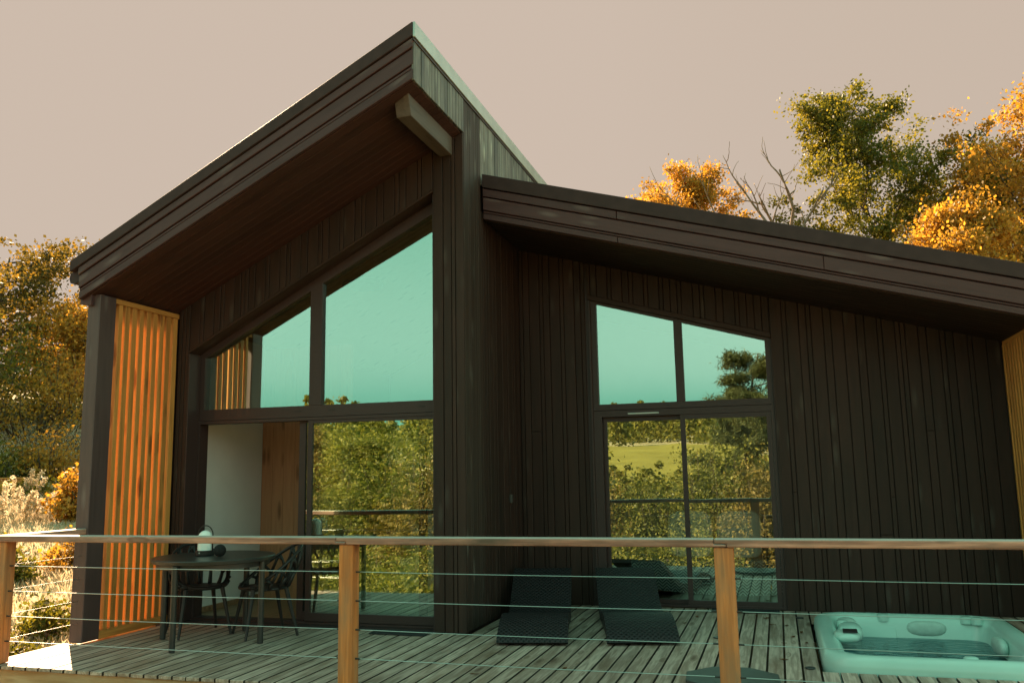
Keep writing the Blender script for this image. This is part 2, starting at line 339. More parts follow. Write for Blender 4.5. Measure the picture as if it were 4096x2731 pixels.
def groundmat():
    m, t, out = newmat('dry_grass_ground'); L = t.links.new
    ge = N(t, 'ShaderNodeNewGeometry'); sp = N(t, 'ShaderNodeSeparateXYZ'); L(ge.outputs['Normal'], sp.inputs[0])
    tc = N(t, 'ShaderNodeTexCoord')
    n = N(t, 'ShaderNodeTexNoise'); n.inputs['Scale'].default_value = .55; n.inputs['Detail'].default_value = 8; n.inputs['Roughness'].default_value = .7; L(tc.outputs['Object'], n.inputs['Vector'])
    n2 = N(t, 'ShaderNodeTexNoise'); n2.inputs['Scale'].default_value = 9; n2.inputs['Detail'].default_value = 6; L(tc.outputs['Object'], n2.inputs['Vector'])
    gr = rampn(t, n.outputs[0], [(.25, (.15, .13, .05)), (.42, (.32, .26, .14)), (.62, (.50, .42, .27)), (.8, (.22, .19, .08))])
    so = rampn(t, n2.outputs[0], [(.3, (.07, .04, .025)), (.7, (.15, .085, .05))])
    st = rampn(t, sp.outputs[2], [(.90, g(1)), (.97, g(0))])
    c = mixc(t, st.outputs[0], gr.outputs[0], so.outputs[0])
    b = N(t, 'ShaderNodeBsdfPrincipled'); b.inputs['Roughness'].default_value = .95; b.inputs['Specular IOR Level'].default_value = .1; L(c, b.inputs['Base Color'])
    bp = N(t, 'ShaderNodeBump'); bp.inputs['Strength'].default_value = .7; bp.inputs['Distance'].default_value = .08; L(n2.outputs[0], bp.inputs['Height']); L(bp.outputs[0], b.inputs['Normal'])
    L(b.outputs[0], out.inputs[0]); return m
M_ground = groundmat()
M_field = plain('mown_field', (.26, .22, .05), .95, 0, .1, .15, .2)
M_bark = plain('bark', (.075, .055, .04), .9, 0, .2, 14, .4, .8)
M_bare = plain('bare_wood', (.16, .12, .09), .9, 0, .2, 14, .3, .5)
M_leafA = leafmat('leaf_golden', (.15, .105, .024), (.36, .235, .050), (.60, .40, .10), .6, (1.3, .97, .42))
M_leafB = leafmat('leaf_green', (.038, .052, .014), (.115, .13, .028), (.26, .235, .05), .56, (1.3, 1.05, .4))
M_leafC = leafmat('leaf_dark', (.034, .042, .016), (.095, .09, .026), (.24, .18, .045), .55, (1.4, 1.0, .4))
M_leafR = leafmat('leaf_olive', (.040, .045, .010), (.15, .15, .030), (.42, .34, .07), .4, (1.05, 1.05, .5))
M_leafBr = leafmat('leaf_russet', (.055, .040, .013), (.17, .125, .032), (.36, .24, .06), .4, (1.05, 1.0, .5))
M_pine = leafmat('pine_needles', (.040, .055, .020), (.08, .095, .032), (.15, .14, .05), .3)
M_straw = leafmat('straw_grass', (.36, .29, .17), (.62, .54, .40), (.80, .74, .60), .45, (1.1, 1, .88))

# ------------------------------------------------------------------ ground
def smooth(a, b, x):
    t = np.clip((x - a) / (b - a), 0, 1); return t * t * (3 - 2 * t)
def ground_h(x, y):
    x = np.asarray(x, float); y = np.asarray(y, float)
    s = (x + 3.4) * -.72 + (y + 1) * .69
    up_ = -.42 + .16 * np.clip(s, 0, 10.6) + .55 * np.clip(s - 13.5, 0, 4) + .10 * np.clip(s - 17.5, 0, 80)
    left = up_ * smooth(-6, 0, y) + -.42 * (1 - smooth(-6, 0, y))
    f = -y
    front = -.42 - .95 * smooth(2.6, 5, f) - .75 * smooth(9, 15, f) + .07 * np.clip(f - 42, 0, 110) + .055 * np.clip(f - 152, 0, 400)
    h = np.where(y > -1.5, left, 0) + np.where(y <= -1.5, np.where(f < 2.6, left, left + (front + .42)), 0)
    inside = (x > -3.6) & (x < 8) & (y > -2.2) & (y < 9)
    side = smooth(2.5, 6.0, x) * smooth(-1, 3, y)
    h = np.where(inside, -.75, h)
    bump = .05 * np.sin(x * 1.7 + y * .6) * np.sin(y * 1.3 - x * .4) + .03 * np.sin(x * 4.1) * np.cos(y * 3.7)
    return h + np.where(inside, 0, bump)
def axis_pts():
    a = list(np.arange(-24, 24.01, .4)); e = 24
    st = .4
    while e < 900: st *= 1.22; e += st; a += [e]; a = [-e] + a
    return np.array(sorted(a))
gx = axis_pts(); gy = axis_pts()
GX, GY = np.meshgrid(gx, gy); GZ = ground_h(GX, GY)
nv = len(gx); me = bpy.data.meshes.new('ground')
vv = np.stack([GX, GY, GZ], -1).reshape(-1, 3)
idx = np.arange(nv * nv).reshape(nv, nv)
fq = np.stack([idx[:-1, :-1], idx[:-1, 1:], idx[1:, 1:], idx[1:, :-1]], -1).reshape(-1, 4)
def fast_mesh(me, v, f, smooth_=True):
    n = f.shape[1]
    me.vertices.add(len(v)); me.vertices.foreach_set('co', v.astype(np.float32).ravel())
    me.loops.add(f.size); me.loops.foreach_set('vertex_index', f.astype(np.int32).ravel())
    me.polygons.add(len(f)); me.polygons.foreach_set('loop_start', np.arange(0, f.size, n, dtype=np.int32)); me.polygons.foreach_set('loop_total', np.full(len(f), n, np.int32))
    me.update(calc_edges=True); me.validate()
    if smooth_: me.polygons.foreach_set('use_smooth', np.ones(len(me.polygons), bool))
fast_mesh(me, vv, fq); me.materials.append(M_ground)
tag(put(bpy.data.objects.new('ground', me)), kind='structure')
# a mown field on the opposite hillside, draped over the ground
fx = np.linspace(-42, 4, 24); fy = np.linspace(-172, -66, 40); FX, FY = np.meshgrid(fx, fy)
FX = FX + 5 * np.sin(FY * .06); FZ = ground_h(FX, FY) + .12
fi = np.arange(FX.size).reshape(FX.shape)
me = bpy.data.meshes.new('field'); fast_mesh(me, np.stack([FX, FY, FZ], -1).reshape(-1, 3), np.stack([fi[:-1, :-1], fi[:-1, 1:], fi[1:, 1:], fi[1:, :-1]], -1).reshape(-1, 4)); me.materials.append(M_field)
tag(put(bpy.data.objects.new('field', me)), kind='structure')

# ------------------------------------------------------------------ house
house = thing('house', 'dark timber clad house with two opposed sloping roofs and tall windows facing the deck', 'house', (0, 0, 0))
def part(mb, name, mat, bevel=0, parent=None, M=None, **k): return mb.build(name, mat, parent or house, M, bevel, **k)

# outline functions
def zL(x): return 4.775 + .489 * x          # soffit of left wing
def zLt(x): return 5.285 + .513 * x         # top of left roof
def zR(x): return 4.03 - .280 * x           # soffit of right wing
def zRt(x): return 4.515 - .2845 * x        # top of right roof
YF, YR, YRF = 0.0, 1.85, .48                # left facade, right facade, right fascia plane
def headL(x): return 4.22 + .523 * (x + .31)    # outer head of left window trim
def headR(x): return 3.425 - .286 * (x - .83)

# backing walls (behind the boards)
b = MB()
b.prism_y([(-3.2, -.3), (-3.088, -.3), (-3.088, 2.775), (-.33, 4.213), (-.33, -.3), (-.02, -.3), (-.02, zL(-.02)), (-3.2, zL(-3.2))], .012, .16)
part(b, 'wall', M_frame)
b = MB(); b.prism_x([(.012, -.3), (8, -.3), (8, 5.1), (.012, 5.1)], -.17, -.012); part(b, 'wall', M_frame)
b = MB(); b.prism_y([(0, -.3), (.86, -.3), (.86, 3.38), (2.77, 2.84), (2.77, -.3), (5.0, -.3), (5.0, zR(5)), (0, zR(0))], YR + .012, YR + .16); part(b, 'wall', M_frame)
b = MB(); b.prism_x([(-.02, -.3), (8, -.3), (8, 3.15), (-.02, 3.15)], -3.40, -3.28); part(b, 'wall', M_frame)
b = MB(); b.prism_x([(1.85, -.3), (8, -.3), (8, 2.6), (1.85, 2.6)], 5.12, 5.25); part(b, 'wall', M_frame)
b = MB(); b.prism_y([(-3.4, -.3), (0, -.3), (0, zL(0)), (-3.4, zL(-3.4))], 8, 8.15); part(b, 'wall', M_frame)
b = MB(); b.prism_y([(0, -.3), (5.2, -.3), (5.2, zR(5.2)), (0, zR(0))], 8, 8.15); part(b, 'wall', M_frame)

# vertical cladding boards, widths wide / medium / narrow
def widths(total):
    out = []; a = 0; pat = [.122, .076, .046, .122, .076, .122, .046, .076, .122, .046]
    i = random.randrange(10)
    while a < total - .03:
        wd = pat[i % 10] if random.random() < .8 else random.choice(pat); i += 1
        wd = min(wd, total - a); out.append((a, a + wd)); a += wd
    return out
GAP = .007
def board_xz(x0, x1, y, zb0, zb1, zt0, zt1, mat, th=.022, name='cladding_board', parent=None):
    j = random.uniform(-.0025, .0025)
    y = y + j; xa, xb = x0 + GAP / 2, x1 - GAP / 2
    if xb - xa < .012: return
    m = MB().hexa([(xa, y - th, zb0), (xb, y - th, zb1), (xb, y, zb1), (xa, y, zb0), (xa, y - th, zt0), (xb, y - th, zt1), (xb, y, zt1), (xa, y, zt0)])
    return part(m, name, mat, .003, parent, VERT(xa, y, zb0))
def clad(x0, x1, y, zt0, zt1):
    if random.random() < .3:        # two lengths with a butt joint
        zj = random.uniform(.6, min(zt0, zt1) - .6)
        board_xz(x0, x1, y, .004, .004, zj, zj, M_clad); board_xz(x0, x1, y, zj + .003, zj + .003, zt0, zt1, M_clad)
    else: board_xz(x0, x1, y, .004, .004, zt0, zt1, M_clad)
def board_yz(y0, y1, x, zb0, zb1, zt0, zt1, mat, th=.022, name='cladding_board'):
    x = x + random.uniform(-.0025, .0025); ya, yb = y0 + GAP / 2, y1 - GAP / 2
    if yb - ya < .012: return
    m = MB().hexa([(x - th, ya, zb0), (x, ya, zb0), (x, yb, zb1), (x - th, yb, zb1), (x - th, ya, zt0), (x, ya, zt0), (x, yb, zt1), (x - th, yb, zt1)])
    return part(m, name, mat, .003, None, axes((x, ya, zb0), (0, 0, 1), (1, 0, 0)))
# left facade: strip beside the screen, gable over the window, pier
for a, c in widths(.138): board_xz(-3.225 + a, -3.225 + c, YF, .004, .004, zL(-3.225 + a), zL(-3.225 + c), M_clad)
for a, c in widths(2.775):
    x0, x1 = -3.086 + a, -3.086 + c
    board_xz(x0, x1, YF, headL(x0) + .002, headL(x1) + .002, zL(x0), zL(x1), M_clad)
for x0, x1 in ((-.31, -.205), (-.205, -.118), (-.118, -.078), (-.078, .010)):
    board_xz(x0, x1, YF, .004, .004, zL(x0), zL(min(x1, 0)), M_clad)
# side wall of the left wing, from the roof overhang back
for a, c in widths(1.235):
    y0, y1 = -1.235 + a, -1.235 + c
    board_yz(y0, y1, .012, 4.775, 4.775, 5.145, 5.145, M_side)
for a, c in widths(.50): board_yz(.0 + a, c, .012, .004, .004, 5.145, 5.145, M_mid)
for a, c in widths(1.33): board_yz(.50 + a, .50 + c, .012, .004, .004, 4.12, 4.12, M_clad)
for a, c in widths(4.5): board_yz(.50 + a, .50 + c, .012, 4.40, 4.40, 5.145, 5.145, M_side)
# right facade
for a, c in widths(.80): clad(.014 + a, .014 + c, YR, zR(a), zR(c))
for a, c in widths(1.98):
    x0, x1 = .815 + a, .815 + c
    board_xz(x0, x1, YR, headR(x0) + .002, headR(x1) + .002, zR(x0), zR(x1), M_clad)
for a, c in widths(2.19):
    x0, x1 = 2.80 + a, 2.80 + c
    clad(x0, x1, YR, zR(x0), zR(x1))

# roofs
b = MB(); b.prism_y([(-3.42, 3.16), (-.001, zL(0) + .06), (-.001, 5.25), (-3.48, 3.47)], -1.20, 8.3); part(b, 'roof', M_metal)
b = MB(); b.prism_y([(.04, zR(.04) + .03), (5.6, zR(5.6) + .03), (5.6, zRt(5.6) - .02), (.04, zRt(.04) - .02)], .53, 8.3); part(b, 'roof', M_metal)
# ridge flashing along the high edge of the left roof
b = MB(); b.prism_x([(-1.262, 5.150), (8.3, 5.150), (8.3, 5.290), (-1.262, 5.290)], .014, .035); part(b, 'ridge_flashing', M_ridge, .004)
b = MB(); b.prism_x([(-1.255, 5.125), (8.3, 5.125), (8.3, 5.149), (-1.255, 5.149)], .012, .022); part(b, 'drip_edge', M_frame)
# left fascia boards (front), each from eave to apex
tiersL = [(0, .272, .062), (.272, .448, .046), (.448, .740, .032), (.740, .812, .022), (.812, 1, .032)]
def fasc(x0, x1, top0, top1, bot0, bot1, f0, f1, y0, y1, mat, name, gap=.010):
    za0 = top0 + (bot0 - top0) * f0; za1 = top1 + (bot1 - top1) * f0; zb0 = top0 + (bot0 - top0) * f1 + gap; zb1 = top1 + (bot1 - top1) * f1 + gap
    m = MB().hexa([(x0, y0, zb0), (x1, y0, zb1), (x1, y1, zb1), (x0, y1, zb0), (x0, y0, za0), (x1, y0, za1), (x1, y1, za1), (x0, y1, za0)])
    return part(m, name, mat, .004, None, axes((x0, y0, zb0), (x1 - x0, 0, za1 - za0), (0, -1, 0)))
for i, (f0, f1, th) in enumerate(tiersL):
    x0 = -3.50 if i == 0 else (-3.415 if i < 3 else -3.405)
    x1 = .012 if i == 0 else .006
    y0 = -1.205 - th
    if i in (2, 3, 4):
        fasc(x0, x1, zLt(x0), zLt(x1), 3.10 + (x0 + 3.42) * .489, zL(x1), f0, f1, y0, -1.20, M_fascia, 'fascia_board')
    else:
        fasc(x0, x1, zLt(x0), zLt(x1), zL(x0), zL(x1), f0, f1, y0, -1.20, M_metal if i == 0 else M_fascia, 'verge_flashing' if i == 0 else 'fascia_board')
# eave gutter of the left roof, seen end-on
gm = MB()
prof = [(-3.40, 3.40), (-3.46, 3.40), (-3.53, 3.385), (-3.545, 3.33), (-3.53, 3.285), (-3.48, 3.27), (-3.43, 3.29), (-3.40, 3.33)]
gm.prism_y(prof, -1.22, 8.2); part(gm, 'gutter', M_metal, .004)
b = MB(); b.prism_y([(-3.43, 3.08), (-3.30, 3.06), (-3.30, 3.25), (-3.43, 3.30)], -1.19, 8.1); part(b, 'eave_board', M_fascia, .004)
# right fascia
tiersR = [(0, .315, .058), (.315, .505, .044), (.505, .80, .032), (.80, .855, .022), (.855, 1, .032)]
for i, (f0, f1, th) in enumerate(tiersR):
    y0 = .53 - th
    if i in (0,): segs = [(.037, 5.65)]
    elif i == 1: segs = [(.037, 1.42), (1.426, 5.65)]
    elif i == 2: segs = [(.037, 3.30), (3.304, 5.65)]
    elif i == 4: segs = [(.037, 1.42), (1.426, 5.65)]
    else: segs = [(.037, 5.65)]
    for x0, x1 in segs:
        fasc(x0, x1, zRt(x0), zRt(x1), zR(x0), zR(x1), f0, f1, y0, .535, M_metal if i == 0 else M_fascia, 'verge_flashing' if i == 0 else 'fascia_board')
# soffits: boards along the slope
ys = np.linspace(-1.198, -.002, 12)
for i in range(11):
    x0, x1 = -3.40, -.245 if -1.2 < ys[i] < 0 else -.01
    y0, y1 = ys[i] + .002, ys[i + 1] - .002
    x1 = -.012
    m = MB().hexa([(x0, y0, zL(x0)), (x1, y0, zL(x1)), (x1, y1, zL(x1)), (x0, y1, zL(x0)), (x0, y0, zL(x0) + .02), (x1, y0, zL(x1) + .02), (x1, y1, zL(x1) + .02), (x0, y1, zL(x0) + .02)])
    part(m, 'soffit_board', M_soffit, .003, None, axes((x0, y0, zL(x0)), (1, 0, .489)))
ys = np.linspace(.536, 1.848, 13)
for i in range(12):
    x0, x1 = .037, 5.55; y0, y1 = ys[i] + .002, ys[i + 1] - .002
    m = MB().hexa([(x0, y0, zR(x0)), (x1, y0, zR(x1)), (x1, y1, zR(x1)), (x0, y1, zR(x0)), (x0, y0, zR(x0) + .02), (x1, y0, zR(x1) + .02), (x1, y1, zR(x1) + .02), (x0, y1, zR(x0) + .02)])
    part(m, 'soffit_board', M_clad, .003, None, axes((x0, y0, zR(x0)), (1, 0, -.28)))
# ridge beam with bevelled end
b = MB(); b.prism_x([(-1.127, 4.82), (-1.03, 4.545), (-.024, 4.545), (-.024, 4.82)], -.24, -.10); part(b, 'ridge_beam', M_beam, .005, None, axes((-.17, -1.1, 4.55), (0, 1, 0)))
# side plate closing the overhang, behind the hanging boards
b = MB(); b.box(-.06, -.012, -1.195, .01, 4.80, 5.12); part(b, 'verge_plate', M_fascia)

# corner post of the terrace and the slatted screen
b = MB(); b.box(-3.371, -3.228, -1.150, -.940, 0.002, 3.17); part(b, 'corner_post', M_post, .006, None, VERT(-3.3, -1.05, 0))
def screen(parent_name, x0, x1, ylist, z0, ztop, rails_y):
    fr = MB(); fr.box(x0 + .004, x1 + .012, rails_y[0], rails_y[1], z0, z0 + .075)
    sc_ = part(fr, parent_name, M_larch, .003, None, axes((x0, rails_y[0], z0), (0, 1, 0)))
    MB().box(x0 + .004, x1 + .012, rails_y[0], rails_y[1], ztop(0), ztop(0) + .05).build('top_rail', M_larch, sc_, axes((x0, rails_y[0], ztop(0)), (0, 1, 0)), .003)
    for ya, yb in ylist:
        m = MB().box(x0, x1 + random.uniform(-.001, .002), ya, yb, z0 + .0755, ztop(0))
        m.build('slat', M_larch, sc_, VERT(x1, ya, z0), .003)
    return sc_
sl = [(-.876, -.824), (-.788, -.724), (-.688, -.624), (-.586, -.526), (-.483, -.423), (-.386, -.326), (-.290, -.227), (-.190, -.123), (-.084, -.014)]
screen('slatted_screen', -3.312, -3.250, sl, -.0025, lambda q: 3.12, (-.938, -.006))
ys = np.arange(.62, 1.84, .1)
screen('slatted_screen', 4.985, 5.047, [(y, y + .062) for y in ys], .004, lambda q: 2.60, (.58, 1.846))
b = MB(); b.box(4.95, 5.10, .42, .578, .002, 2.62); part(b, 'corner_post', M_post, .006, None, VERT(5.0, .5, 0))

# ---- windows and sliding doors
def frame_quad(parent, name, outer, inner_off, y0, y1, mat=M_frame):
    """frame made of four mitred members between the outer polygon and the inner one"""
    m = MB(); n = len(outer)
    for i in range(n):
        a, c = outer[i], outer[(i + 1) % n]; ai, ci = inner_off[i], inner_off[(i + 1) % n]
        m.hexa([(a[0], y0, a[1]), (c[0], y0, c[1]), (ci[0], y0, ci[1]), (ai[0], y0, ai[1]), (a[0], y1, a[1]), (c[0], y1, c[1]), (ci[0], y1, ci[1]), (ai[0], y1, ai[1])])
    return m.build(name, mat, parent, None)
def pane(parent, poly, y, th=.016):
    m = MB().prism_y(poly, y, y + th); cx = sum(p[0] for p in poly) / len(poly); cz = sum(p[1] for p in poly) / len(poly)
    o = m.build('pane', M_glass, parent, Matrix.Translation((cx, y, cz))); o.data.materials.append(M_clear)
    for p_ in o.data.polygons: p_.material_index = 0 if p_.normal.y < -.9 else 1     # only the outer face is coated
    return o
# left upper window
gl = lambda x: 2.712 + .502 * (x + 3.021)
out = [(-3.100, 2.035), (-.300, 2.035), (-.300, gl(-.300) + .115), (-3.100, gl(-3.100) + .115)]
inn = [(-3.021, 2.151), (-.330, 2.151), (-.330, gl(-.330)), (-3.021, gl(-3.021))]
YG = .20
win = frame_quad(house, 'window', out, inn, YG - .035, YG + .06)
m = MB().hexa([(-1.757, YG - .04, 2.152), (-1.621, YG - .04, 2.152), (-1.621, YG + .055, 2.152), (-1.757, YG + .055, 2.152), (-1.757, YG - .04, gl(-1.757)), (-1.621, YG - .04, gl(-1.621)), (-1.621, YG + .055, gl(-1.621)), (-1.757, YG + .055, gl(-1.757))]); m.build('mullion', M_frame, win, None, .002)
pane(win, [(-3.022, 2.150), (-1.756, 2.150), (-1.756, gl(-1.756)), (-3.022, gl(-3.022))], YG)
pane(win, [(-1.622, 2.150), (-.329, 2.150), (-.329, gl(-.329)), (-1.622, gl(-1.622))], YG)
for x in (-1.92, -1.53, -.55): MB().box(x, x + .07, YG - .0395, YG - .0345, 2.092, 2.102).build('vent_slot', M_black, win)
# lining of the deep opening
m = MB().hexa([(-3.088, -.026, headL(-3.088) - .024), (-.312, -.026, headL(-.312) - .024), (-.312, .164, headL(-.312) - .024), (-3.088, .164, headL(-3.088) - .024), (-3.088, -.026, headL(-3.088) - .002), (-.312, -.026, headL(-.312) - .002), (-.312, .164, headL(-.312) - .002), (-3.088, .164, headL(-3.088) - .002)])
part(m, 'window_lining', M_clad, .002, None, axes((-3.1, -.03, 2.7), (1, 0, .523)))
m = MB().box(-3.086, -3.072, -.026, .164, .008, 2.735); part(m, 'window_lining', M_frame, .002)
m = MB().box(-3.071, -.312, -.002, .164, -.03, .004); part(m, 'threshold', M_metal, .002)
# left sliding door: fixed frame, right leaf closed, left leaf slid open behind it
out = [(-3.100, .005), (-.300, .005), (-.300, 2.030), (-3.100, 2.030)]
inn = [(-3.053, .022), (-.330, .022), (-.330, 2.000), (-3.053, 2.000)]
door = frame_quad(house, 'sliding_door', out, inn, YG - .04, YG + .10)
def leaf(parent, x0, x1, z0, z1, y0, st=.07, bot=.09, top=.05, name='door_leaf'):
    o = [(x0, z0), (x1, z0), (x1, z1), (x0, z1)]; i = [(x0 + st, z0 + bot), (x1 - st, z0 + bot), (x1 - st, z1 - top), (x0 + st, z1 - top)]
    f = frame_quad(parent, name, o, i, y0, y0 + .045)
    pane(f, [(a + (-.002 if k in (0, 3) else .002), c + (-.002 if k < 2 else .002)) for k, (a, c) in enumerate(i)], y0 + .016)
    return f
leaf(door, -1.767, -.332, .018, 1.998, YG - .03, st=.052, bot=.09, top=.03)
leaf(door, -1.90, -.50, .018, 1.998, YG + .035, st=.072, bot=.09, top=.02)
MB().box(-3.05, -.332, YG - .03, YG + .09, .0225, .0275).build('door_track', M_metal, door)
# right upper window
gr = lambda x: 3.322 - .290 * (x - .912)
out = [(.852, 2.105), (2.795, 2.105), (2.795, gr(2.795) + .045), (.852, gr(.852) + .045)]
inn = [(.912, 2.172), (2.735, 2.172), (2.735, gr(2.735)), (.912, gr(.912))]
YW = YR + .05
win2 = frame_quad(house, 'window', out, inn, YW - .035, YW + .07)
m = MB().hexa([(1.778, YW - .04, 2.173), (1.866, YW - .04, 2.173), (1.866, YW + .06, 2.173), (1.778, YW + .06, 2.173), (1.778, YW - .04, gr(1.778)), (1.866, YW - .04, gr(1.866)), (1.866, YW + .06, gr(1.866)), (1.778, YW + .06, gr(1.778))]); m.build('mullion', M_frame, win2, None, .002)
pane(win2, [(.911, 2.171), (1.779, 2.171), (1.779, gr(1.779)), (.911, gr(.911))], YW)
pane(win2, [(1.865, 2.171), (2.736, 2.171), (2.736, gr(2.736)), (1.865, gr(1.865))], YW)
for x in (1.0, 1.66, 1.95, 2.6): MB().box(x, x + .05, YW - .040, YW - .0345, 2.135, 2.143).build('vent_slot', M_black, win2)
m = MB().hexa([(.825, YR - .03, headR(.825)), (2.80, YR - .03, headR(2.80)), (2.80, YR + .02, headR(2.80)), (.825, YR + .02, headR(.825)), (.825, YR - .03, headR(.825) - .055), (2.80, YR - .03, headR(2.80) - .055), (2.80, YR + .02, headR(2.80) - .055), (.825, YR + .02, headR(.825) - .055)])
part(m, 'window_trim', M_clad, .003, None, axes((.8, YR, 3.4), (1, 0, -.29), (0, -1, 0)))
m = MB().box(.826, .852, YR - .02, YR + .1, .008, headR(.84) - .06); part(m, 'window_trim', M_frame, .003)
m = MB().box(2.796, 2.818, YR - .02, YR + .1, .008, headR(2.8) - .06); part(m, 'window_trim', M_frame, .003)
# right sliding door
out = [(.853, .006), (2.795, .006), (2.795, 2.099), (.853, 2.099)]
inn = [(.945, .03), (2.760, .03), (2.760, 2.03), (.945, 2.03)]
door2 = frame_quad(house, 'sliding_door', out, inn, YW - .045, YW + .10)
leaf(door2, .947, 1.84, .02, 2.028, YW + .02, st=.040, bot=.055, top=.05)
leaf(door2, 1.805, 2.758, .02, 2.028, YW - .035, st=.052, bot=.055, top=.05)
MB().box(1.24, 1.58, YW - .052, YW - .0455, 2.052, 2.066).build('vent_grille', M_ridge, door2)

# ---- interior
m = MB().box(-3.2, -.18, .305, 7.9, -.05, .022); part(m, 'interior_floor', M_floorin, 0, None, axes((-3, .2, 0), (0, 1, 0)))
m = MB().box(.02, 5.1, YR + .18, 7.9, -.05, .022); part(m, 'interior_floor', M_floorin, 0, None, axes((0, 2, 0), (0, 1, 0)))
m = MB().box(-3.26, -3.20, .27, 1.56, .022, 3.05); part(m, 'interior_wall', M_white)
m = MB().box(-3.20, -3.18, .305, 1.53, .022, .075); part(m, 'skirting_board', M_floorin)
xs = np.linspace(-3.2, -2.0, 9)
for i in range(8):
    m = MB().box(xs[i] + .001, xs[i + 1] - .001, 1.56, 1.60, .022, 3.0); part(m, 'wall_plank', M_spruce, .002, None, VERT(xs[i], 1.56, 0))
m = MB().prism_y([(-3.2, .022), (-.18, .022), (-.18, 4.55), (-3.2, 3.05)], 5.2, 5.3); part(m, 'interior_wall', M_white)
m = MB().box(-.24, -.18, .305, 5.2, .022, 4.6); part(m, 'interior_wall', M_white)
m = MB().hexa([(-3.25, .265, zL(-3.25) - .12), (-.18, .265, zL(-.18) - .12), (-.18, 5.3, zL(-.18) - .12), (-3.25, 5.3, zL(-3.25) - .12), (-3.25, .265, zL(-3.25) - .08), (-.18, .265, zL(-.18) - .08), (-.18, 5.3, zL(-.18) - .08), (-3.25, 5.3, zL(-3.25) - .08)]); part(m, 'interior_ceiling', M_ceil)
m = MB().prism_y([(.02, .022), (5.1, .022), (5.1, 2.5), (.02, 3.95)], 6.0, 6.1); part(m, 'interior_wall', M_white)
m = MB().hexa([(.02, 2.02, zR(.02) - .12), (5.1, 2.02, zR(5.1) - .12), (5.1, 6.1, zR(5.1) - .12), (.02, 6.1, zR(.02) - .12), (.02, 2.02, zR(.02) - .08), (5.1, 2.02, zR(5.1) - .08), (5.1, 6.1, zR(5.1) - .08), (.02, 6.1, zR(.02) - .08)]); part(m, 'interior_ceiling', M_ceil)
m = MB().box(3.0, 3.08, YR + .18, 6.0, .022, 3.0); part(m, 'interior_wall', M_white)

# ------------------------------------------------------------------ deck
deck = thing('deck', 'weathered grey timber deck with long boards running out from the house', 'deck', (0, 0, 0))
YE = -2.035; TX0, TX1, TY0, TY1 = 3.02, 4.62, -.86, 1.24
x = -3.42; pitch = .1235
while x < 5.25:
    x1 = x + pitch - .0095; segs = []
    yb = 1.845 if x > -.02 else (-.003 if x > -3.30 else -.003)
    if x < -.02 and x1 > -.0: yb = -.003
    if x1 > TX0 - .012 and x < TX1 + .012: segs = [(YE, TY0 - .012), (TY1 + .012, 1.845)]
    else: segs = [(YE, yb)]
    if x < -3.29: segs = [(YE, -1.155)]
    for a, c in segs:
        z = random.uniform(-.0022, .0); e = random.uniform(-.004, .004)
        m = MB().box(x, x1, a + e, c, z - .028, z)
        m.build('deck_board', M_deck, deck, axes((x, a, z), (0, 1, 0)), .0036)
    x += pitch
MB().box(-3.42, 5.25, -2.005, -1.955, -.245, -.0315).build('edge_beam', M_beamdeck, deck, axes((-3.4, -2, -.2), (1, 0, 0), (0, -1, 0)), .004)
MB().box(5.19, 5.24, -1.95, 1.84, -.245, -.0315).build('edge_beam', M_beamdeck, deck, axes((5.2, -1.9, -.2), (0, 1, 0), (1, 0, 0)), .004)
MB().box(-3.41, -3.36, -1.95, 0, -.245, -.0315).build('edge_beam', M_beamdeck, deck, axes((-3.4, -1.9, -.2), (0, 1, 0), (-1, 0, 0)), .004)

# ------------------------------------------------------------------ railing
rail = thing('railing', 'wooden deck railing with four steel cables strung between orange brown posts', 'railing', (-3.27, -1.97, 0))
PX = [(-3.33, -3.222), (-.220, -.111), (2.376, 2.494), (5.02, 5.13)]
RZ0, RZ1, RY0, RY1 = .953, 1.003, -2.035, -1.905
for i, (a, c) in enumerate(PX):
    m = MB().box(a, c, -2.022, -1.915, .003 if i == 0 else -.30, RZ0 - .002)
    m.build('post', M_raw, rail, VERT(a, -2, -.3), .007, seg=2)
ex = [-3.36, -.240, 2.379, 5.25]; lap = .075
for i in range(3):
    a, c = ex[i], ex[i + 1]; zm = RZ0 + .020
    la = lap if i > 0 else 0; lc = lap if i < 2 else 0
    poly = [(a + la + (.002 if la else 0), RZ0), (c + lc, RZ0)] + ([(c + lc, zm - .001), (c - .002, zm - .001)] if lc else []) + [(c - .002, RZ1), (a, RZ1)] + ([(a, zm + .001), (a + la + .002, zm + .001)] if la else [])
    MB().prism_y(poly, RY0, RY1).build('handrail', M_rail, rail, axes((a, -2, RZ0), (1, 0, 0)), .009, seg=2)
cz = [.760, .562, .367, .173]
for z in cz:
    for i in range(3):
        a, c = PX[i][1], PX[i + 1][0]; sag = .004
        pts = [(a + (c - a) * k / 6, -1.968, z - sag * 4 * (k / 6) * (1 - k / 6)) for k in range(7)]
        MB().tube(pts, .0027, 6).build('cable', M_cable, rail)
        for q, d in ((a, 1), (c, -1)):
            MB().tube([(q, -1.968, z), (q + d * .035, -1.968, z)], .0065, 6).build('cable_end', M_dkgrey, rail)
MB().prism_x([(-1.905, RZ0), (-1.152, RZ0), (-1.152, RZ1), (-1.905, RZ1)], -3.36, -3.235).build('handrail', M_rail, rail, axes((-3.3, -1.9, RZ0), (0, 1, 0)), .009, seg=2)
for z in cz: MB().tube([(-3.29, -1.915, z), (-3.29, -1.152, z - .002)], .0027, 6).build('cable', M_cable, rail)

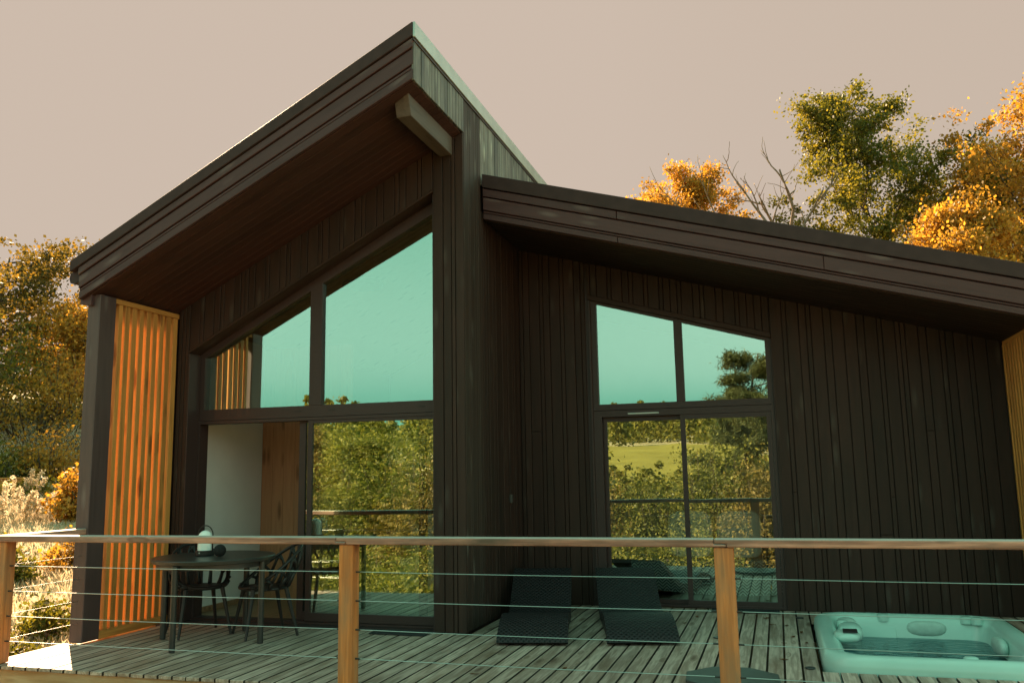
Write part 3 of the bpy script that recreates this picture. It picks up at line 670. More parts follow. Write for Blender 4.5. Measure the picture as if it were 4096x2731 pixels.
# ------------------------------------------------------------------ hot tub
tub = thing('hot_tub', 'pale aqua hot tub full of teal water sunk into the deck', 'hot tub', (3.82, .19, 0))
def rr(x0, x1, y0, y1, r, z, n=10):
    pts = []
    for cx_, cy_, a0 in ((x1 - r, y1 - r, 0), (x0 + r, y1 - r, 90), (x0 + r, y0 + r, 180), (x1 - r, y0 + r, 270)):
        for k in range(n + 1):
            a = R(a0 + 90 * k / n); pts.append((cx_ + r * math.cos(a), cy_ + r * math.sin(a), z))
    return pts
def ins(d, z, r, dx=0): return rr(TX0 + d, TX1 - d, TY0 + d, TY1 - d, max(.02, r), z)
lo = [ins(.0, -.10, .26), ins(-.002, .03, .26), ins(.008, .075, .26), ins(.035, .10, .25), ins(.08, .106, .22), ins(.125, .098, .20), ins(.155, .075, .18), ins(.175, .03, .17), ins(.20, -.10, .16), ins(.24, -.30, .16), ins(.42, -.34, .12), ins(.46, -.62, .10)]
shell = MB().loops(lo, True, False, True).build('shell', M_tub, tub, None, 0, True)
MB().loops([ins(.182, -.085, .17), ins(.6, -.085, .1)], True, False, True).build('water', M_water, tub, Matrix.Translation((3.82, .19, -.085)))
# sculpted corner seats, pillows, control panel, filter lid, jets
def blob(c, sx, sy, sz, n=18, m_=10, p=2.6):
    mb = MB(); L_ = []
    for i in range(1, m_):
        ph = -math.pi / 2 + math.pi * i / m_; l = []
        for k in range(n):
            th = 2 * math.pi * k / n
            f = lambda v: math.copysign(abs(v) ** (2 / p), v)
            l.append((c[0] + sx * f(math.cos(ph)) * f(math.cos(th)), c[1] + sy * f(math.cos(ph)) * f(math.sin(th)), c[2] + sz * f(math.sin(ph))))
        L_.append(l)
    return mb.loops(L_, True, True, True)
blob((3.97, 1.075, -.005), .17, .045, .068).build('pillow', M_tubd, tub, None, 0, True)
blob((4.40, .35, -.005), .045, .17, .068).build('pillow', M_tubd, tub, None, 0, True)
m = MB(); m.prism_x([(1.0, -.16), (1.08, .06), (1.10, .06), (1.03, -.18)], 3.42, 3.72); m.build('backrest', M_tub, tub, None, .02, True, 3)
for x_, y_ in ((3.62, 1.12), (4.30, 1.10), (4.38, 1.06), (4.0, -.70), (3.25, .72)):
    MB().lathe([(.0, .128), (.035, .128), (.048, .120), (.05, .085), (.05, .07)], 18, (x_, y_ - .02 if y_ > 0 else y_, -.02)).build('diverter_cap', M_tub, tub, None, 0, 2)
blob((3.30, .55, .035), .10, .20, .075).build('filter_housing', M_tub, tub, None, 0, True)
blob((3.29, .86, .045), .085, .10, .06).build('filter_lid', M_tubd, tub, None, 0, True)
pn = blob((3.24, .02, .095), .10, .14, .045).build('control_panel', M_tub, tub, None, 0, True)
MB().hexa([(3.205, -.09, .135), (3.315, -.09, .135), (3.315, -.02, .150), (3.205, -.02, .150), (3.205, -.09, .143), (3.315, -.09, .143), (3.315, -.02, .158), (3.205, -.02, .158)]).build('display', M_black, pn, None, .003)
for x_, z_ in ((3.50, -.16), (3.62, -.16), (3.50, -.24), (3.62, -.24), (3.9, -.2), (4.05, -.2)):
    MB().tube([(x_, 1.02, z_), (x_, 1.0, z_)], .03, 14).build('jet', M_dkgrey, tub)

# ------------------------------------------------------------------ loungers
def lounger_mesh():
    prof = [(0, .030), (.012, .050), (.06, .080), (.15, .120), (.27, .158), (.40, .180), (.52, .184), (.66, .168), (.82, .134), (.98, .108), (1.12, .108), (1.26, .145), (1.40, .215), (1.54, .295), (1.70, .385), (1.80, .432), (1.825, .440)]
    th = [.030, .05, .078, .09, .08, .072, .068, .066, .066, .066, .066, .064, .06, .055, .05, .045, .03]
    hw = .30
    vs = []; uv = []; fs = []; s_ = 0; arc = [0]
    for i in range(1, len(prof)): arc.append(arc[-1] + math.dist(prof[i], prof[i - 1]))
    n = len(prof); vs = []; 
    for i, (d, z) in enumerate(prof):
        a = prof[max(0, i - 1)]; c = prof[min(n - 1, i + 1)]; tx, tz = c[0] - a[0], c[1] - a[1]; l = math.hypot(tx, tz); nx, nz = tz / l, -tx / l
        zl = max(.002, z + nz * th[i]); dl = d + nx * th[i] if zl > .003 else d
        vs += [(-hw, d, z), (hw, d, z), (hw, dl, zl), (-hw, dl, zl)]
    me = bpy.data.meshes.new('woven_shell'); F = []; UV = []
    for i in range(n - 1):
        q = i * 4; p = q + 4
        F += [(q, q + 1, p + 1, p), (q + 1, q + 2, p + 2, p + 1), (q + 2, q + 3, p + 3, p + 2), (q + 3, q, p, p + 3)]
        A, B_ = arc[i], arc[i + 1]
        UV += [[(0, A), (.6, A), (.6, B_), (0, B_)], [(0, A), (.07, A), (.07, B_), (0, B_)], [(0, A), (.6, A), (.6, B_), (0, B_)], [(0, A), (.07, A), (.07, B_), (0, B_)]]
    F += [(3, 2, 1, 0)]; UV += [[(0, 0), (.6, 0), (.6, .06), (0, .06)]]
    q = (n - 1) * 4; F += [(q, q + 1, q + 2, q + 3)]; UV += [[(0, 0), (.6, 0), (.6, .03), (0, .03)]]
    me.from_pydata(vs, [], F); ul = me.uv_layers.new(name='weave'); k = 0
    for u in UV:
        for c in u: ul.data[k].uv = c; k += 1
    me.materials.append(M_wicker)
    me.polygons.foreach_set('use_smooth', [True] * len(me.polygons)); me.set_sharp_from_angle(angle=R(40))
    return me
LM = lounger_mesh()
def lounger(x, y, deg, label):
    t = thing('sun_lounger', label, 'sun lounger', (x, y, 0), R(deg), 'wicker loungers on the deck')
    sh = bpy.data.objects.new('woven_shell', LM); put(sh, t, W(t))
    m = MB()
    for sx in (-.24, .24):
        m.tube([(sx, .80, .09), (sx, .80, .004)], .014, 6); m.tube([(sx, 1.45, .20), (sx, 1.36, .004)], .014, 6)
    for sx in (-.24, .24): m.tube([(sx, .3, .012), (sx, 1.3, .012)], .010, 6)
    m.v = [tuple(W(t) @ Vector(v)) for v in m.v]
    m.build('frame', M_black, t)
    m = MB(); m.hexa([(-.285, .42, .003), (.285, .42, .003), (.285, 1.25, .003), (-.285, 1.25, .003), (-.285, .42, .09), (.285, .42, .09), (.285, 1.18, .05), (-.285, 1.18, .05)])
    m.v = [tuple(W(t) @ Vector(v)) for v in m.v]; m.build('base', M_black, t)
    return t
lounger(.735, -.435, 11.8, 'dark woven sun lounger nearest the projecting corner of the house')
lounger(1.640, -.235, 14.3, 'dark woven sun lounger in front of the right hand sliding door')

# ------------------------------------------------------------------ dining table, chairs, lantern
TC = (-2.13, -.80)
tb = thing('round_table', 'round black outdoor table on four tubular legs beside the slatted screen', 'table', (*TC, 0))
MB().lathe([(.0, .703), (.525, .703), (.532, .708), (.535, .735), (.53, .742), (0, .743)], 64, (*TC, 0)).build('tabletop', M_table, tb, None, 0, 2)
MB().lathe([(.475, .66), (.487, .66), (.487, .7025), (.475, .7025)], 48, (*TC, 0)).build('apron', M_table, tb, None, 0, 2)
for lx, ly in ((-2.631, -.824), (-2.141, -1.318), (-2.129, -.293), (-1.631, -.804)):
    MB().tube([(lx, ly, .003), (lx, ly, .701)], .026, 14).build('leg', M_table, tb, None, 0, 2)

def chair_parts(t):
    """branch-backed armchair facing local +Y"""
    Mx = W(t)
    def B_(mb, name, sm=True):
        mb.v = [tuple(Mx @ Vector(v)) for v in mb.v]; return mb.build(name, M_black, t, None, 0, sm)
    def rim(th):          # th 0 = front, pi = back
        c = (1 - math.cos(th)) / 2
        r = .225 + .045 * c
        z = .435 + .37 * (c ** 1.45)
        return Vector((r * 1.03 * math.sin(th), r * math.cos(th) - .06 * c * c, z))
    def seat(th, k=.82): return Vector((.222 * k * math.sin(th), .215 * k * math.cos(th), .428 - .012 * (1 - k)))
    n = 40; pts = [rim(2 * math.pi * i / n) for i in range(n + 1)]
    B_(MB().tube(pts, .015, 8, False), 'rim')
    lo = [[(Vector((.222 * k * math.sin(2 * math.pi * i / 28), .215 * k * math.cos(2 * math.pi * i / 28), z))) for i in range(28)] for k, z in ((1.0, .415), (1.03, .428), (.98, .438), (.7, .428), (.4, .424))]
    B_(MB().loops(lo, True, True, True), 'seat')
    br = MB()
    for side in (1, -1):
        for j, th in enumerate((52, 84, 112, 140, 166)):
            a = R(th) * side; p0 = seat(a, .96); ends = (a - R(13) * side, a + R(11) * side)
            # forked branch: stem, then two twigs to the rim
            stem = p0.lerp(rim(a + R(6) * side), .42) + Vector((math.sin(a), math.cos(a), 0)) * .03
            br.tube([p0, p0.lerp(stem, .5) + Vector((0, 0, -.004)), stem], [.021, .017, .0155], 7)
            for e in ends:
                q = rim(e); mid = stem.lerp(q, .55) + Vector((math.sin(e), math.cos(e), 0)) * .02
                br.tube([stem, mid, q], [.0155, .013, .012], 6)
                if j in (2, 3, 4):
                    q2 = rim(e + R(8) * (1 if e > a else -1)); br.tube([mid, mid.lerp(q2, .5) + Vector((0, 0, .006)), q2], [.011, .010, .0095], 6)
    B_(br, 'branch_back')
    for sx, sy in ((-1, 1), (1, 1), (-1, -1), (1, -1)):
        top = Vector((sx * .165, sy * .15, .424)); bot = Vector((sx * .235, sy * .225 - (.02 if sy < 0 else 0), .003))
        B_(MB().tube([top, top.lerp(bot, .5), bot], [.021, .017, .0125], 8), 'leg', 2)
def chair(x, y, face_deg, label):
    t = thing('armchair', label, 'chair', (x, y, 0), R(face_deg - 90), 'branch backed chairs around the round table')
    chair_parts(t); return t
chair(-2.48, -.52, -38, 'black branch backed armchair tucked under the table on the screen side')
chair(-1.835, -.43, 228, 'black branch backed armchair standing clear of the table by the open door')

lan = thing('table_lantern', 'white domed portable lantern with black hoop handle on the round table', 'lantern', (-2.23, -.80, .744))
MB().lathe([(0, .745), (.078, .745), (.082, .75), (.082, .785), (.076, .79), (0, .79)], 32, (-2.23, -.80, 0)).build('base', M_black, lan, None, 0, 2)
MB().lathe([(0, .7905), (.066, .7905), (.066, .90)] + [(.066 * math.cos(a), .90 + .066 * math.sin(a)) for a in np.linspace(.15, 1.5, 9)] + [(0.001, .966)], 32, (-2.23, -.80, 0)).build('shade', M_lampw, lan, None, 0, 2)
pts = [(-2.23 + sx, -.80, z) for sx, z in [(-.078, .78)] + [(-.078 * math.cos(a), .925 + .083 * math.sin(a)) for a in np.linspace(0, math.pi, 17)] + [(.078, .78)]]
MB().tube(pts, .0055, 8).build('handle', M_black, lan, None, 0, True)
MB().box(-2.236, -2.224, -.8835, -.8815, .765, .777).build('switch', M_ridge, lan)
bl = blob((-1.995, -.91, .798), .054, .054, .054, 24, 14, 2.0)
tag(bl.build('stone_ball', M_stone, None, Matrix.Translation((-1.995, -.91, .744)), 0, True), 'rough black ball ornament beside the lantern on the round table', 'ornament')

# ------------------------------------------------------------------ small things on the deck
m = MB().prism_z([(-.88, -.215), (-.325, -.215), (-.325, -.035), (-.88, -.035)], .002, .014)
tag(m.build('doormat', M_mat, None, Matrix.Translation((-.6, -.12, .002)), .003), 'charcoal doormat at the foot of the left sliding door beside the pier', 'doormat', 'doormats at the sliding doors')
m = MB().prism_z([(2.05, 1.60), (2.72, 1.60), (2.72, 1.80), (2.05, 1.80)], .002, .014)
tag(m.build('doormat', M_mat, None, Matrix.Translation((2.4, 1.7, .002)), .003), 'charcoal doormat at the foot of the right sliding door, behind the railing post', 'doormat', 'doormats at the sliding doors')
oc = thing('low_side_table', 'low dark octagonal table on the deck behind the right railing post', 'side table', (2.41, -1.36, 0))
oct_ = [(2.41 + .335 * math.cos(R(22.5 + 45 * k + 4)), -1.36 + .335 * math.sin(R(22.5 + 45 * k + 4))) for k in range(8)]
MB().prism_z(oct_, .022, .040).build('tabletop', M_slate, oc, None, .004)
oct2 = [(2.41 + .26 * math.cos(R(45 * k)), -1.36 + .26 * math.sin(R(45 * k))) for k in range(8)]
MB().prism_z(oct2, .001, .0215).build('base', M_dkgrey, oc)
for (lx, ly), lb in zip(((2.926, -.80), (2.905, 1.40), (2.204, .237)), ('round recessed deck light beside the front corner of the hot tub', 'round recessed deck light near the wall behind the hot tub', 'round recessed deck light half hidden by the right railing post')):
    t = thing('deck_light', lb, 'deck light', (lx, ly, 0), 0, 'recessed deck lights')
    MB().lathe([(.022, .001), (.034, .001), (.036, .006), (.034, .010), (.022, .010)], 20, (lx, ly, 0)).build('bezel', M_dkgrey, t, None, 0, 2)
    MB().lathe([(0, .001), (.0215, .001), (.0215, .008), (0, .009)], 20, (lx, ly, 0)).build('lens', M_black, t, None, 0, 2)
t = thing('wall_socket', 'small grey socket box on the side wall above the left lounger', 'wall socket', (.014, 1.352, 1.16))
MB().box(.0142, .04, 1.325, 1.378, 1.115, 1.205).build('cover', M_slate, t, None, .004)
MB().box(.0402, .043, 1.335, 1.368, 1.125, 1.165).build('flap', M_dkgrey, t, None, .001)
# fallen leaves
def leaf_mesh(i):
    r_ = random.Random(i); n = 9; vs = []
    for k in range(n):
        a = 2 * math.pi * k / n; rr_ = .022 * (1 + .5 * math.cos(a * 2)) * r_.uniform(.7, 1.2); vs.append((rr_ * math.cos(a), rr_ * .7 * math.sin(a), r_.uniform(.004, .012)))
    vs += [(v[0] * .96, v[1] * .96, v[2] - .0015) for v in vs]
    m = MB(); m.add(vs, [tuple(range(n)), tuple(range(2 * n - 1, n - 1, -1))] + [(k, k + n, (k + 1) % n + n, (k + 1) % n) for k in range(n)])
    me = m.mesh('fallen_leaf'); me.materials.append(M_leafd); return me
LF = [leaf_mesh(i) for i in range(4)]
for i, (lx, ly) in enumerate([(2.60, 1.30), (2.78, .93), (2.83, .40), (2.75, .10), (2.93, .15), (2.66, .95), (2.5, 1.45), (2.9, .62), (1.86, .9), (1.95, 1.3), (2.75, -.55), (1.2, -1.2), (.6, -1.5), (1.75, .55)]):
    o = bpy.data.objects.new('fallen_leaf', LF[i % 4]); put(o, None, Matrix.Translation((lx, ly, 0)) @ Matrix.Rotation(random.uniform(0, 6), 4, 'Z') @ Matrix.Scale(random.uniform(.8, 1.5), 4))
    tag(o, 'small brown dead leaf lying on the deck boards', 'leaf', 'dead leaves scattered on the deck')

# ------------------------------------------------------------------ furniture seen through the glass
bed = thing('bed', 'low bed with a chevron blanket behind the right sliding door', 'bed', (1.9, 2.9, .022))
MB().box(1.25, 2.85, 2.30, 4.3, .10, .24).build('base', M_floorin, bed, None, .01)
MB().box(1.22, 2.88, 2.27, 4.3, .242, .44).build('mattress', M_cushion, bed, None, .05, True, 3)
def drape():
    m = MB(); L_ = []
    xs_ = np.linspace(1.15, 2.93, 26)
    for k, (y_, z_) in enumerate([(2.225, .13), (2.235, .30), (2.25, .43), (2.30, .452), (2.6, .452), (3.1, .452)]):
        L_.append([(x_, y_ - .015 * math.sin(x_ * 9 + k) * (k < 3), z_ + (.04 * math.sin(x_ * 2.1) if k == 0 else .004 * math.sin(x_ * 7 + k))) for x_ in xs_])
    m.loops(L_, False); top = len(m.v)
    m.loops([[(p[0], p[1] + .006, p[2] - .008) for p in l] for l in L_], False); return m
drape().build('blanket', M_chev, bed, Matrix.Translation((1.9, 2.3, .45)), 0, True)
for cx_, lb in ((1.80, 'pale square cushion on the bed, the one nearer the house corner'), (2.34, 'pale square cushion on the bed, the one nearer the hot tub')):
    tag(blob((cx_, 2.42, .72), .25, .085, .26, 24, 12, 4).build('cushion', M_cushion, None, Matrix.Translation((cx_, 2.42, .45)), 0, True), lb, 'cushion', 'cushions behind the right door')
sof = thing('bench_seat', 'pale bench with a low back inside the left sliding door', 'bench', (-1.1, 2.2, .022))
MB().box(-1.75, -.35, 2.35, 3.0, .05, .42).build('seat', M_cushion, sof, None, .04, True, 3)
MB().box(-1.75, -.35, 3.002, 3.15, .05, .92).build('backrest', M_cushion, sof, None, .04, True, 3)
MB().box(-1.78, -1.2, 2.70, 3.0, .425, .80).build('cushion', M_cushion, sof, None, .06, True, 3)
st = thing('wooden_stool', 'round wooden stool with one thick leg inside the open left door', 'stool', (-2.0, 1.25, .022))
MB().lathe([(0, .024), (.075, .024), (.07, .50), (0, .50)], 24, (-1.98, 1.2, 0)).build('leg', M_spruce, st, None, 0, 2)
MB().lathe([(0, .5005), (.26, .5005), (.27, .515), (.26, .54), (0, .54)], 36, (-1.98, 1.2, 0)).build('seat', M_spruce, st, None, 0, 2)
tag(MB().box(-2.05, -1.85, 1.10, 1.25, .541, .565).build('book', M_orange, None, None, .003), 'orange book on the wooden stool inside the left door', 'book')
tag(MB().lathe([(0, .566), (.06, .566), (.10, .585), (.103, .59), (.095, .59), (.05, .574), (0, .573)], 28, (-1.95, 1.17, 0)).build('plate', M_plate, None, None, 0, 2), 'dark green plate on the orange book', 'plate')
pd = thing('pendant_lamp', 'round dark pendant lamp hanging behind the left upper window', 'pendant lamp', (-1.85, 1.5, 3.7))
MB().lathe([(0, 3.66), (.24, 3.66), (.26, 3.69), (.25, 3.72), (.05, 3.74), (0, 3.74)], 36, (-1.85, 1.5, 0)).build('shade', M_black, pd, None, 0, 2)
MB().tube([(-1.85, 1.5, 3.74), (-1.85, 1.5, 3.78)], .02, 8).build('rod', M_black, pd)

# ------------------------------------------------------------------ vegetation
def leaf_cloud(centers, spread, per, size, elong=1.5, flat=.75, seed=0, droop=0):
    """one small folded leaf per point, scattered about the cluster centres"""
    r_ = np.random.default_rng(seed); c = np.repeat(np.asarray(centers, float), per, axis=0)
    sp = np.repeat(np.asarray(spread, float), per)[:, None] if np.ndim(spread) else spread
    p = c + r_.normal(0, 1, c.shape) * sp * np.array([1, 1, flat]); n = len(p)
    a = r_.normal(0, 1, (n, 3)); a /= np.linalg.norm(a, axis=1)[:, None]; a[:, 2] -= droop
    b = r_.normal(0, 1, (n, 3)); b -= a * (a * b).sum(1)[:, None] / (a * a).sum(1)[:, None]; b /= np.linalg.norm(b, axis=1)[:, None] + 1e-9
    s = (np.repeat(np.asarray(size, float), per)[:, None] if np.ndim(size) else size) * r_.uniform(.6, 1.35, (n, 1))
    v = np.stack([p - a * s * elong * .5, p + b * s * .5 - a * s * .08, p + a * s * elong * .5, p - b * s * .5 - a * s * .08], 1).reshape(-1, 3)
    f = np.arange(n * 4).reshape(n, 4)
    return v, f
def crooked(p0, d, L_, n, r_, bend=.25, lift=0):
    pts = [np.array(p0, float)]; d = np.array(d, float); d /= np.linalg.norm(d)
    for i in range(n):
        d = d + r_.normal(0, bend, 3) * .5 + np.array([0, 0, lift]); d /= np.linalg.norm(d); pts.append(pts[-1] + d * L_ / n)
    return pts
def tree(name, label, x, y, h, cr, mat, seed, n_limbs=16, leaf=.10, per=34, base=.28, shape='round', spread=.30, trunk_r=.13, group='trees around the house', cat='tree', bark=None, z=None, sub=5, lean=(0, 0), elong=1.5, flat=.7, drop_top=0):
    r_ = np.random.default_rng(seed); z0 = float(ground_h(x, y)) if z is None else z
    t = thing(name, label, cat, (x, y, z0), 0, group)
    tm = MB(); d0 = np.array([lean[0], lean[1], 1.0])
    tr = crooked((x, y, z0 - .15), d0, h * .93, 8, r_, .10)
    tm.tube(tr, [trunk_r * (1 - .86 * i / 8) for i in range(9)], 8)
    cents = []
    for i in range(n_limbs):
        f = base + (.97 - base) * (i + r_.uniform(0, .8)) / n_limbs; k = f * 8; k0 = min(7, int(k)); p = tr[k0] + (tr[k0 + 1] - tr[k0]) * (k - k0)
        u = (f - base) / (1 - base)
        if shape == 'round': ln = cr * (math.sin(math.pi * (.18 + .76 * u)) ** .8)
        elif shape == 'cone': ln = cr * (1 - u) ** .85 + .12 * cr
        elif shape == 'pad': ln = cr * (.55 + .45 * math.sin(math.pi * (.15 + .8 * u))) * r_.uniform(.7, 1.1)
        else: ln = cr * (.5 + .5 * math.sin(math.pi * u))
        ln *= r_.uniform(.72, 1.15); az = i * 2.4 + r_.uniform(-.5, .5)
        elv = {'round': .25 + .7 * u, 'cone': -.05 + .35 * u, 'pad': .05 + .15 * u, 'col': .6}[shape]
        d = (math.cos(az) * math.cos(elv), math.sin(az) * math.cos(elv), math.sin(elv))
        lp = crooked(p, d, ln, 6, r_, .16, .03 if shape != 'pad' else 0)
        tm.tube(lp, [max(.008, trunk_r * .36 * (1 - .5 * u) * (1 - .85 * q / 6)) for q in range(7)], 5)
        for q in (2, 3, 4, 5, 6):
            cents.append(lp[q])
            for s_ in range(sub if q > 2 else 2):
                dd = r_.normal(0, 1, 3) * np.array([1, 1, .45 if shape in ('pad', 'cone') else .8]); dd /= np.linalg.norm(dd) + 1e-9
                e = lp[q] + dd * ln * r_.uniform(.12, .34)
                if r_.random() < .35: tm.tube([lp[q], (lp[q] + e) / 2 + r_.normal(0, .03, 3), e], [.012, .009, .005], 4)
                cents.append(e)
    cents = np.array(cents)
    sp = spread * r_.uniform(.5, 1.25, len(cents))
    keep = r_.random(len(cents)) > .1
    v, f = leaf_cloud(cents[keep], sp[keep], per, leaf, elong, flat, seed + 1)
    tm.build('trunk', bark or M_bark, t, None, 0, True)
    me = bpy.data.meshes.new('crown'); fast_mesh(me, v - np.array([x, y, z0]), f, False); me.materials.append(mat)
    put(bpy.data.objects.new('crown', me), t, W(t)); return t
def bush(name, label, x, y, h, r0, mat, seed, n=34, per=46, leaf=.10, spread=.24, group='bushes', cat='bush', z=None):
    r_ = np.random.default_rng(seed); z0 = float(ground_h(x, y)) if z is None else z
    t = thing(name, label, cat, (x, y, z0), 0, group); sm = MB(); cents = []
    for i in range(n):
        az = r_.uniform(0, 6.28); rr_ = r0 * math.sqrt(r_.uniform(.02, 1)) ; hh = h * (1 - .55 * (rr_ / r0) ** 2) * r_.uniform(.55, 1.02)
        e = np.array([x + rr_ * math.cos(az), y + rr_ * math.sin(az), z0 + hh]); b0 = np.array([x + rr_ * .35 * math.cos(az), y + rr_ * .35 * math.sin(az), z0 - .1])
        mid = (b0 + e) / 2 + r_.normal(0, .1, 3); sm.tube([b0, mid, e], [.02, .014, .006], 4)
        for k in (.35, .6, .8, 1.0): cents.append(b0 + (e - b0) * k + r_.normal(0, .12, 3))
    v, f = leaf_cloud(cents, spread, per, leaf, 1.6, .9, seed + 1)
    sm.build('stem', M_bark, t, None, 0, True)
    me = bpy.data.meshes.new('foliage'); fast_mesh(me, v - np.array([x, y, z0]), f, False); me.materials.append(mat)
    put(bpy.data.objects.new('foliage', me), t, W(t)); return t

CX, CY = 2.79, -7.625
def at(d, t): return CX + d[0] * t, CY + d[1] * t
# left of the house, against the sun
x, y = at((-.748, .664), 31); tree('spreading_tree', 'tall dark spreading tree at the left edge of the view', x, y, 9.2 - float(ground_h(x, y)), 3.6, M_leafC, 11, 30, .08, 32, .06, 'pad', .22, .18)
x, y = at((-.690, .724), 36); tree('slim_tree', 'slender pale tree standing behind the left corner post', x, y, 6.0 - float(ground_h(x, y)), 1.1, M_leafB, 12, 14, .08, 34, .2, 'round', .18, .08)
x, y = at((-.700, .714), 29); tree('golden_tree', 'low sunlit golden tree between the spreading tree and the corner post', x, y, 6.3 - float(ground_h(x, y)), 1.8, M_leafA, 13, 16, .075, 30, .1, 'round', .24, .09)
x, y = at((-.770, .638), 25); bush('hedge_bush', 'dark bush at the foot of the bank on the far left', x, y, 1.9, 1.9, M_leafC, 14, 30, 30, .065, group='bushes on the bank')
x, y = at((-.690, .724), 16.5); bush('hedge_bush', 'golden sunlit bush peeping out beside the corner post', x, y, .85, .30, M_leafA, 15, 20, 40, .05, .08, group='bushes on the bank')
for i, (d, t_, h, r0, lb) in enumerate([((-.745, .667), 27, 2.4, 1.6, 'green bush on the bank under the spreading tree, at the left edge'), ((-.722, .692), 25, 2.0, 1.5, 'golden bush in the middle of the shaded bank'), ((-.700, .714), 26, 1.8, 1.1, 'golden bush on the bank below the golden tree')]):
    x, y = at(d, t_); bush('hedge_bush', lb, x, y, h, r0, (M_leafB, M_leafA, M_leafA)[i], 180 + i, 24, 24, .06, .2, 'bushes on the bank')
for d, t_, h, r0, m_, lb in [((-.708, .706), 21.5, 1.5, .8, M_leafA, 'golden bush at the top of the sunny bank, left of the corner post'), ((-.735, .678), 22, 1.2, .9, M_leafB, 'low green bush at the top of the sunny bank, far left')]:
    x, y = at(d, t_); bush('hedge_bush', lb, x, y, h, r0, m_, int(200 + t_ * 2), 24, 26, .05, .14, 'bushes on the bank')
# behind the right roof
for i, (d, t_, h, cr, mt, sh, lb, nm, kw) in enumerate([
    ((-.098, .995), 27, 10.1, 2.7, M_leafA, 'round', 'low rounded golden tree showing just above the right roof', 'rounded_tree', {}),
    ((.138, .990), 25, 11.7, 2.8, M_leafB, 'round', 'tall green tree standing highest above the right roof', 'green_tree', dict(n_limbs=24)),
    ((.252, .968), 24, 10.3, 3.1, M_leafA, 'round', 'large golden tree at the right edge of the view', 'golden_tree', dict(n_limbs=26)),
    ((.20, .98), 28, 9.2, 2.2, M_leafB, 'round', 'green tree half hidden between the tall tree and the golden tree', 'green_tree', {}),
    ((.195, .981), 21, 6.0, 1.7, M_leafA, 'round', 'shorter golden tree in front of the tall green tree, low over the roof', 'golden_tree', {})]):
    x, y = at(d, t_); tree(nm, lb, x, y, h - float(ground_h(x, y)) + 1.43, cr, mt, 30 + i, kw.get('n_limbs', 22), .062, 80, .30, sh, .18, .16, sub=6)
# bare tree
def bare_tree():
    x, y = at((.030, .999), 23); z0 = float(ground_h(x, y)); t = thing('bare_tree', 'leafless grey tree with forked branches above the right roof', 'tree', (x, y, z0)); r_ = np.random.default_rng(5); m = MB()
    tr = crooked((x, y, z0), (0, 0, 1), 7.0 - z0, 5, r_, .08); m.tube(tr, [.14, .12, .10, .09, .08, .07], 7)
    def grow(p, d, L_, rad, k):
        pts = crooked(p, d, L_, 6, r_, .28, .05); m.tube(pts, [max(.006, rad * (1 - .75 * q / 6)) for q in range(7)], 5)
        if k:
            for q in (3, 4, 5):
                dd = np.array(pts[q]) - np.array(pts[q - 1]); dd = dd / np.linalg.norm(dd) + r_.normal(0, .55, 3); grow(pts[q], dd, L_ * .5, rad * .45, k - 1)
    for d, L_ in (((-.75, 0, .8), 3.0), ((-.2, .1, 1), 2.4), ((.3, 0, 1), 2.2), ((.8, .2, .9), 2.0), ((-.4, -.2, .5), 1.8)): grow(tr[-1], d, L_, .06, 2)
    m.build('trunk', M_bare, t, None, 0, True)
bare_tree()
# opposite slope, mirrored in the windows
k = 50
for x, y, h, r0, mt, lb in [
    (-9.6, -13.5, 4.3, 2.0, M_leafR, 'big olive bush opposite the left window, left of the row'), (-7.6, -14.8, 4.9, 2.0, M_leafR, 'tallest olive bush opposite the left window'),
    (-6.0, -13.2, 3.9, 1.7, M_leafBr, 'russet bush opposite the left window'), (-4.4, -15.0, 4.2, 1.8, M_leafR, 'olive bush opposite the pier'),
    (-2.9, -13.6, 3.9, 1.7, M_leafBr, 'russet bush opposite the right door'), (-.9, -14.6, 3.2, 1.6, M_leafR, 'olive bush below the mirrored field'),
    (.7, -15.2, 4.6, 1.8, M_leafR, 'olive bush below the mirrored pine'), (2.4, -14.2, 4.2, 1.7, M_leafBr, 'russet bush right of the mirrored pine'), (4.4, -15.6, 4.6, 1.9, M_leafR, 'olive bush at the right of the row'),
    (-11.8, -15, 4.4, 2.0, M_leafBr, 'russet bush at the far left of the row'), (6.6, -14.5, 4.2, 1.9, M_leafR, 'olive bush beyond the hot tub side')]:
    k += 1; bush('slope_bush', lb, x, y, h, r0, mt, k, 60, 74, .062, .22, 'bushes on the slope facing the house')
for x, y, h, r0, mt in [(-10, -9.5, 1.6, 1.3, M_leafR), (-8, -9.0, 1.5, 1.2, M_leafR), (-6.2, -8.6, 1.5, 1.2, M_leafR), (-4.4, -8.2, 1.5, 1.2, M_leafR), (-2.6, -8.8, 1.5, 1.2, M_leafBr), (-.9, -8.6, 1.45, 1.1, M_leafR), (.6, -9.8, 1.5, 1.1, M_leafR), (-5.2, -6.0, 1.15, 1.0, M_leafR), (-3.4, -5.6, 1.1, 1.0, M_leafR), (-1.7, -5.4, 1.1, 1.0, M_leafR), (-.2, -5.8, 1.1, .9, M_leafR)]:
    k += 1; bush('low_bush', 'knee high olive bush growing below the front of the deck', x, y, h, r0, mt, k, 30, 60, .05, .17, 'low bushes below the deck')
x, y = .95, -24
tree('pine_tree', 'single pine with a ragged crown on the slope facing the house', x, y, 9.0, 1.9, M_pine, 90, 26, .030, 120, .2, 'pad', .15, .16, elong=6)
